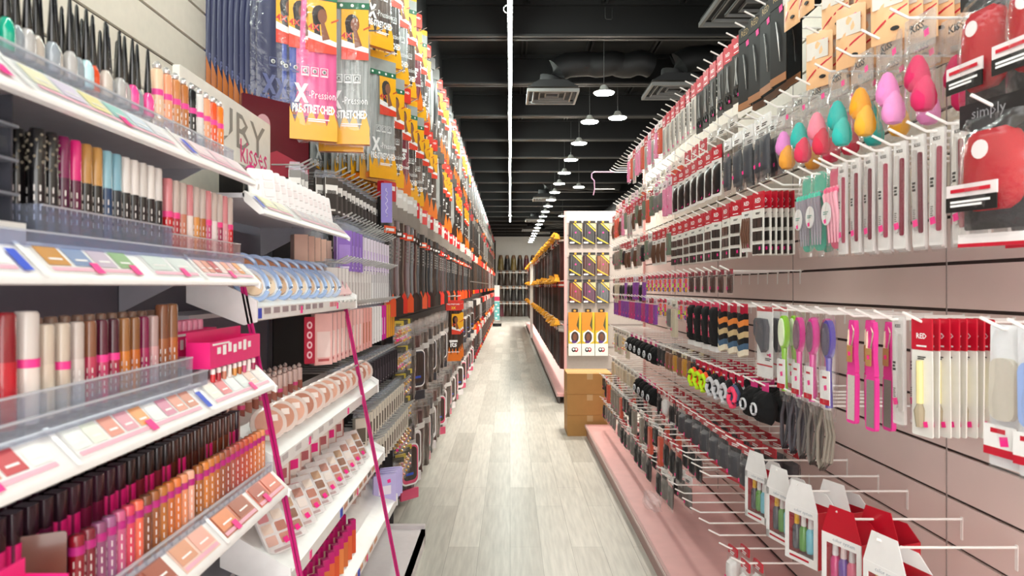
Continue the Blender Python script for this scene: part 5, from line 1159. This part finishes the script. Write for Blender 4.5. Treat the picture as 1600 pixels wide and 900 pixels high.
PALC = [('#e9b8a8', '#d98a78', '#f0d8c8', '#c9806a', '#e08a94', '#f3e3d6'), ('#d9a884', '#b8846a', '#f0dcc8', '#9c6a50', '#e9c0a0', '#caa07c'), ('#f2dcd2', '#e8c0b4', '#d9a090', '#f7ebe4', '#e0b0a8', '#c98c7c')]
for k in range(11): put(pan_palette(PALC[k % 3]), (-.600, 1.86+.098*k, EYE-.70), PI/2-.55, f'clear-lidded pan palette in the sloping tray, {od(k+1)} from the camera', 'clear-lidded pan palettes', rx=-.62)
for k in range(12): put(pan_palette(('#f6f2f1', '#efe6e6', '#f8f4f2', '#e9dede', '#f3eef0', '#f0e4e4'), .075, .105, False), (-.70, 2.0+.058*k, EYE+.239), PI/2-.9, f'white eyeshadow palette leaning on the upper tray, {od(k+1)} from the camera', 'white eyeshadow palettes', rx=-.35)
for k in range(4):
    put(renamed(tube('#1a191c', '#141316', .085, .02, None, .3, ball='#ff4fa0', mark=False), 'black_pump_bottle', 'bottle'), (-.775, 2.10+.075*k, EYE+.262), FCE, f'black bottle with pink tip beside the header sign, {od(k+1)} from the camera', 'black pink-tipped bottles')
ld = MB(); ld.box(-.96, -.745, 2.05, 2.42, EYE+.255, EYE+.2605, WHITE); ld.box(-.75, -.745, 2.05, 2.42, EYE+.262, EYE+.30, CLEAR)
put(T('bottle_ledge', 'ledge', 'white ledge with clear rail under the black bottles', [('board', ld)]), (0, 0, 0))
for k in range(10): put(tube(['#e2683a', '#d9542c', '#e88a4a', '#d4703a'][k % 4], '#c4106f', .12, .012, None, .3, sq=True), (-.575, 2.0+.062*k, EYE-.965), FCE, f'orange lip gloss with magenta cap on the lowest tray, {od(k+1)} from the camera', 'orange magenta-capped glosses')
for k in range(10): put(tube(['#f0d8cc', '#e9c4b4'][k % 2], '#c4106f', .12, .012, None, .3, sq=True), (-.615, 2.02+.062*k, EYE-.955), FCE, f'pale lip gloss with magenta cap behind the orange ones, {od(k+1)} from the camera', 'pale magenta-capped glosses')
for k in range(9):
    b = MB(); b.box(-.035, .035, -.012, .012, 0, .13, pm(['#e9c8bc', '#d9a9a0', '#c98a80'][k % 3], .35, coat=.4)); b.pr(-.028, .028, .03, .11, -.0125, pm('#f7ece6')); l = MB(); l.pr(-.02, .02, .05, .08, -.013, HOTPINK if k % 2 else pm('#c06a70'))
    put(T('makeup_box', 'makeup box', '', [('carton', b), ('print', l)]), (-.70+.0*k, 1.9+.115*k, EYE-.73+.10), PI/2-.5, f'pink-fronted makeup box standing behind the pan palettes, {od(k+1)} from the camera', 'pink-fronted makeup boxes')
for k in range(5):
    b = MB(); b.ext(rrect(.09, .16, .004, 1, 0, .08), -.03, .03, CLEAR); i_ = MB(); i_.box(-.035, .035, -.02, .02, .003, .11, pm('#c9a99c', .5))
    put(T('clear_gift_box', 'gift box', '', [('shell', b), ('insert', i_)]), (-.69, 2.98+.1*k-.05*0, EYE-.97), PI/2-.4, f'clear gift box on the lowest tray, {od(k+1)} from the camera', 'clear gift boxes')

# ------------------------------------------------------------------ third bay: silver hooks with boxed goods
SHK = hook_t(.24, False, SILVER, .0035)
@lru_cache(maxsize=None)
def hbox(w, h, d, c, c2, band=None, name='lash_box', win=None):
    b = MB(); b.ext(rrect(w, h, .002, 1, 0, -h/2), -d/2, d/2, pm(c, .4, coat=.25))
    pr = MB(); y = -d/2-.0006
    if band: pr.pr(-w/2, w/2, -h*.45, -h*.2, y, pm(band, .4)); 
    if win: pr.pr(-w*.36, w*.36, -h*.85, -h*.35, y, pm(win, .5))
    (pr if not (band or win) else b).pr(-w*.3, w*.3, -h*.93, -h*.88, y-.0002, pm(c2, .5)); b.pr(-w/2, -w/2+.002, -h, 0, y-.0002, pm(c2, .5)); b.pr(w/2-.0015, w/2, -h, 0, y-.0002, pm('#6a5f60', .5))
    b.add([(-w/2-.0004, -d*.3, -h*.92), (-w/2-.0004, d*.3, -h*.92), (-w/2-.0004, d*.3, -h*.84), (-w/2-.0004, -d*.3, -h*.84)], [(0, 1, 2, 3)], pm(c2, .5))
    tb = MB(); tb.ext([(-w/2, -.001), (w/2, -.001), (w*.4, .035), (-w*.4, .035)], d/2-.002, d/2, FROST)
    return T(name, 'boxed makeup', '', [('carton', b), ('print', pr), ('hang_tab', tb)])
def boxes(rname, z, ys, x, mk, desc, hooks=True, stack=1, dx=.04, rz=.7, sp='boxes'):
    for k, y in enumerate(ys):
        if hooks: put(SHK, (x+.05, y, z+.022), PI, lab('silver wire hook', rname+' hooks'), 'silver hooks on the dark panel') 
        for q in range(stack): put(mk(k), (x-dx*q, y, z), facing(rz)+R.uniform(-.05, .05), lab(desc(k), rname), sp+' in '+rname)
GBX = hbox(.048, .15, .02, '#77736d', '#e9e5df', '#efece6', win='#5c5a57')
boxes('the grey lash rack', EYE+.46, (2.78, 2.83, 2.88), -.85, lambda k: GBX, lambda k: 'grey lash box with white band', True, 1, rz=1.25)
GB2 = hbox(.06, .15, .018, '#4f4a46', '#e9e5df', '#f1eee9', win='#3b3633')
boxes('the dark lash rack', EYE+.46, ar(2.98, 4.0, .085), -.76, lambda k: GB2, lambda k: 'dark lash box with white band', True, 2, rz=.8)
SB = hbox(.045, .12, .015, '#3b3735', '#e9e5df', '#c9c4be')
boxes('the short hook row below the lash racks', EYE+.27, ar(3.0, 4.1, .075), -.74, lambda k: SB, lambda k: 'small dark lash box', True, 1)
PEA = hbox(.055, .115, .045, '#ecc3b0', '#4a3a34'); PUR = hbox(.07, .17, .03, '#8f6cc0', '#e6dcf4', win='#a98ad4'); PU2 = hbox(.06, .17, .022, '#ece4f2', '#8f6cc0', win='#d9c4ea')
for k in range(5): put(PEA, (-.79, 2.64+.088*k, EYE+.195), facing(1.0), f'peach cardboard makeup box under the upper tray, {od(k+1)} from the camera', 'peach boxes under the upper tray')
boxes('the purple box row', EYE+.235, ar(2.95, 3.2, .07), -.70, lambda k: PUR, lambda k: 'purple makeup box', False, 1, rz=.9)
boxes('the lilac box row', EYE+.23, ar(3.22, 3.95, .075), -.70, lambda k: PU2, lambda k: 'lilac and white makeup box', True, 1, rz=.75)
WBX = hbox(.055, .16, .02, '#e9e5e2', '#b8b0ac', win='#d4cdc9'); WB2 = hbox(.06, .16, .022, '#d6d4d6', '#6a6a70', win='#efefef')
boxes('the white box row', EYE+.075, ar(2.75, 4.0, .06), -.70, lambda k: WBX if k < 12 else WB2, lambda k: 'white slim makeup box' if k < 12 else 'pale grey slim makeup box', True, 1, rz=.75)
PK = [hbox(.075, .19, .025, '#f0bcb6', '#c05a5c', win='#f6dcd6'), hbox(.075, .19, .025, '#e9a79e', '#8c4a44', win='#c97a5e'), hbox(.07, .18, .025, '#f2efee', '#8a8688'), hbox(.07, .18, .025, '#d926a0', '#fff0fa', win='#f2c4e2'), hbox(.07, .18, .022, '#e9a030', '#6a4a1c')]
boxes('the pink box row', EYE-.10, ar(2.62, 4.05, .068), -.70, lambda k: PK[0] if k < 9 else PK[1] if k < 12 else PK[2] if k < 16 else PK[3] if k < 18 else PK[4], lambda k: ['pale pink makeup box', 'salmon makeup box', 'white makeup box', 'magenta makeup box', 'amber makeup box'][0 if k < 9 else 1 if k < 12 else 2 if k < 16 else 3 if k < 18 else 4], True, 1, rz=.8)
BKX = hbox(.07, .13, .025, '#26232a', '#d9d4d9', win='#4a444c')
boxes('the black box row', EYE-.36, ar(2.75, 4.05, .075), -.68, lambda k: BKX, lambda k: 'black makeup box', True, 1, rz=.8)
CRB = hbox(.06, .12, .02, '#ded6c6', '#4a443c', win='#6a5f52')
boxes('the cream box row', EYE-.56, ar(3.0, 4.1, .07), -.64, lambda k: CRB, lambda k: 'small cream windowed box', True, 1, rz=.8)
boxes('the lower cream box row', EYE-.70, ar(3.1, 4.1, .07), -.62, lambda k: CRB, lambda k: 'small cream windowed box', True, 1, rz=.8)
YB = clear_pack(.075, .15, '#d9a024', 'beads', '#4b4a3c', desc='small bag of gold beads', name='bead_bag', t=.03); YB2 = clear_pack(.075, .15, '#d8705a', 'beads', '#c9b23a', desc='small bag of coral beads', name='bead_bag', t=.03)
for r_, z in enumerate((EYE-.20, EYE-.36, EYE-.52, EYE-.68, EYE-.84, EYE-1.0)):
    for k in range(5):
        put(YB if (k+r_) % 3 else YB2, (-.655, 4.12+.085*k, z-.02), facing(.9)+R.uniform(-.1, .1), f'small bag of bright beads, {od(k+1)} along bead row {("one","two","three","four","five","six")[r_]}', 'bead bags between makeup and hair')
hp_ = MB(); hp_.box(-1.0, -.70, 4.215, 4.23, .1, EYE+.5, pm('#2c2729', .6)); hp_.box(-.76, -.75, 4.1, 4.6, .3, EYE-.1, pm('#33302f', .6)); put(T('bead_board', 'board', 'dark board behind the bead bags', [('board', hp_)]), (0, 0, 0))
pc = MB(); pc.ext(rrect(.055, .2, .003, 2, 0, -.1), -.002, .002, pm('#7c6bb8', .4)); pc.tube([(.006*math.sin(q*1.9), -.003, -.17+.011*q) for q in range(14)], .0022, 5, pm('#d9d0f0')); 
put(T('hanging_sign_card', 'sign', 'purple hanging card with pale script at the end of the lash hooks', [('card', pc)]), P(604, 286, 3.55), .25)
rd = MB(); rd.ext(rrect(.04, .17, .003, 1, 0, -.085), -.002, .002, pm('#b8143a', .4)); [rd.poly(ell(.011, .014, 10, 0, -.03-.036*q), -.0026, pm('#f6c9cf')) for q in range(4)]; [rd.poly(ell(.005, .007, 8, 0, -.03-.036*q), -.003, pm('#b8143a', .4)) for q in range(4)]
put(T('vertical_sign_card', 'sign', 'red upright sign card at the near end of the pink boxes', [('card', rd)]), (-.73, 2.56, EYE-.11), .7)
ps = MB(); ps.ext(rrect(.3, .3, .003, 1, 0, .15), -.004, .004, pm('#5c1020', .35, coat=.4)); p2 = MB(); p2.poly(ell(.03, .035, 14, -.06, .2), -.0046, pm('#c99aa0')); p2.poly([(-.15, 0), (.15, 0), (.15, .05), (0, .1), (-.15, .04)], -.0045, pm('#a83a4a', .3))
put(T('burgundy_poster', 'poster', 'burgundy poster board behind the lash rack', [('board', ps), ('print', p2)]), (-.93, 2.8, EYE+.44), .9)
lv = MB(); lv.ext(rrect(.11, .13, .006, 2, 0, -.065), -.006, .006, pm('#c3b9ea', .4)); lv.pr(-.03, .03, -.09, -.05, -.0066, pm('#efe6f4')); sticker(lv, .02, -.03, -.0068, .016)
for k in range(4): put(T('lilac_card_pack', 'card pack', '', [('card', lv)]), (-.575-.0*k, 3.22+.06*k, EYE-.86-.004*k), facing(1.0)-.06*k, f'lilac card pack with small white window near the floor, {od(k+1)} from the camera', 'lilac card packs')

# ------------------------------------------------------------------ light, camera
w = bpy.data.worlds.new('ambient_fill'); bpy.context.scene.world = w; w.use_nodes = True  # even ambient fill added to brighten the shop, no window behind it
bg = w.node_tree.nodes['Background']; bg.inputs[0].default_value = (1.0, .985, .96, 1); bg.inputs[1].default_value = 1.4
cam = bpy.data.cameras.new('camera'); co = bpy.data.objects.new('camera', cam); C.objects.link(co)
cam.sensor_width = 36; cam.lens = 36*F/1600; cam.clip_start = .05
co.location = (0, 0, EYE); co.rotation_euler = (PI/2, 0, 0)
cam.shift_x = 3/1600; cam.shift_y = -2/1600
cam.dof.use_dof = True; cam.dof.focus_distance = 4.6; cam.dof.aperture_fstop = 6.0
sc = bpy.context.scene; sc.camera = co
vs = sc.view_settings; vs.view_transform = 'Standard'; vs.look = 'None'; vs.gamma = 1; vs.use_curve_mapping = False; vs.exposure = 1.75
cy = sc.cycles
cy.transparent_max_bounces = 24; cy.max_bounces = 8; cy.transmission_bounces = 4; cy.glossy_bounces = 3; cy.diffuse_bounces = 4
cy.sample_clamp_indirect = 6
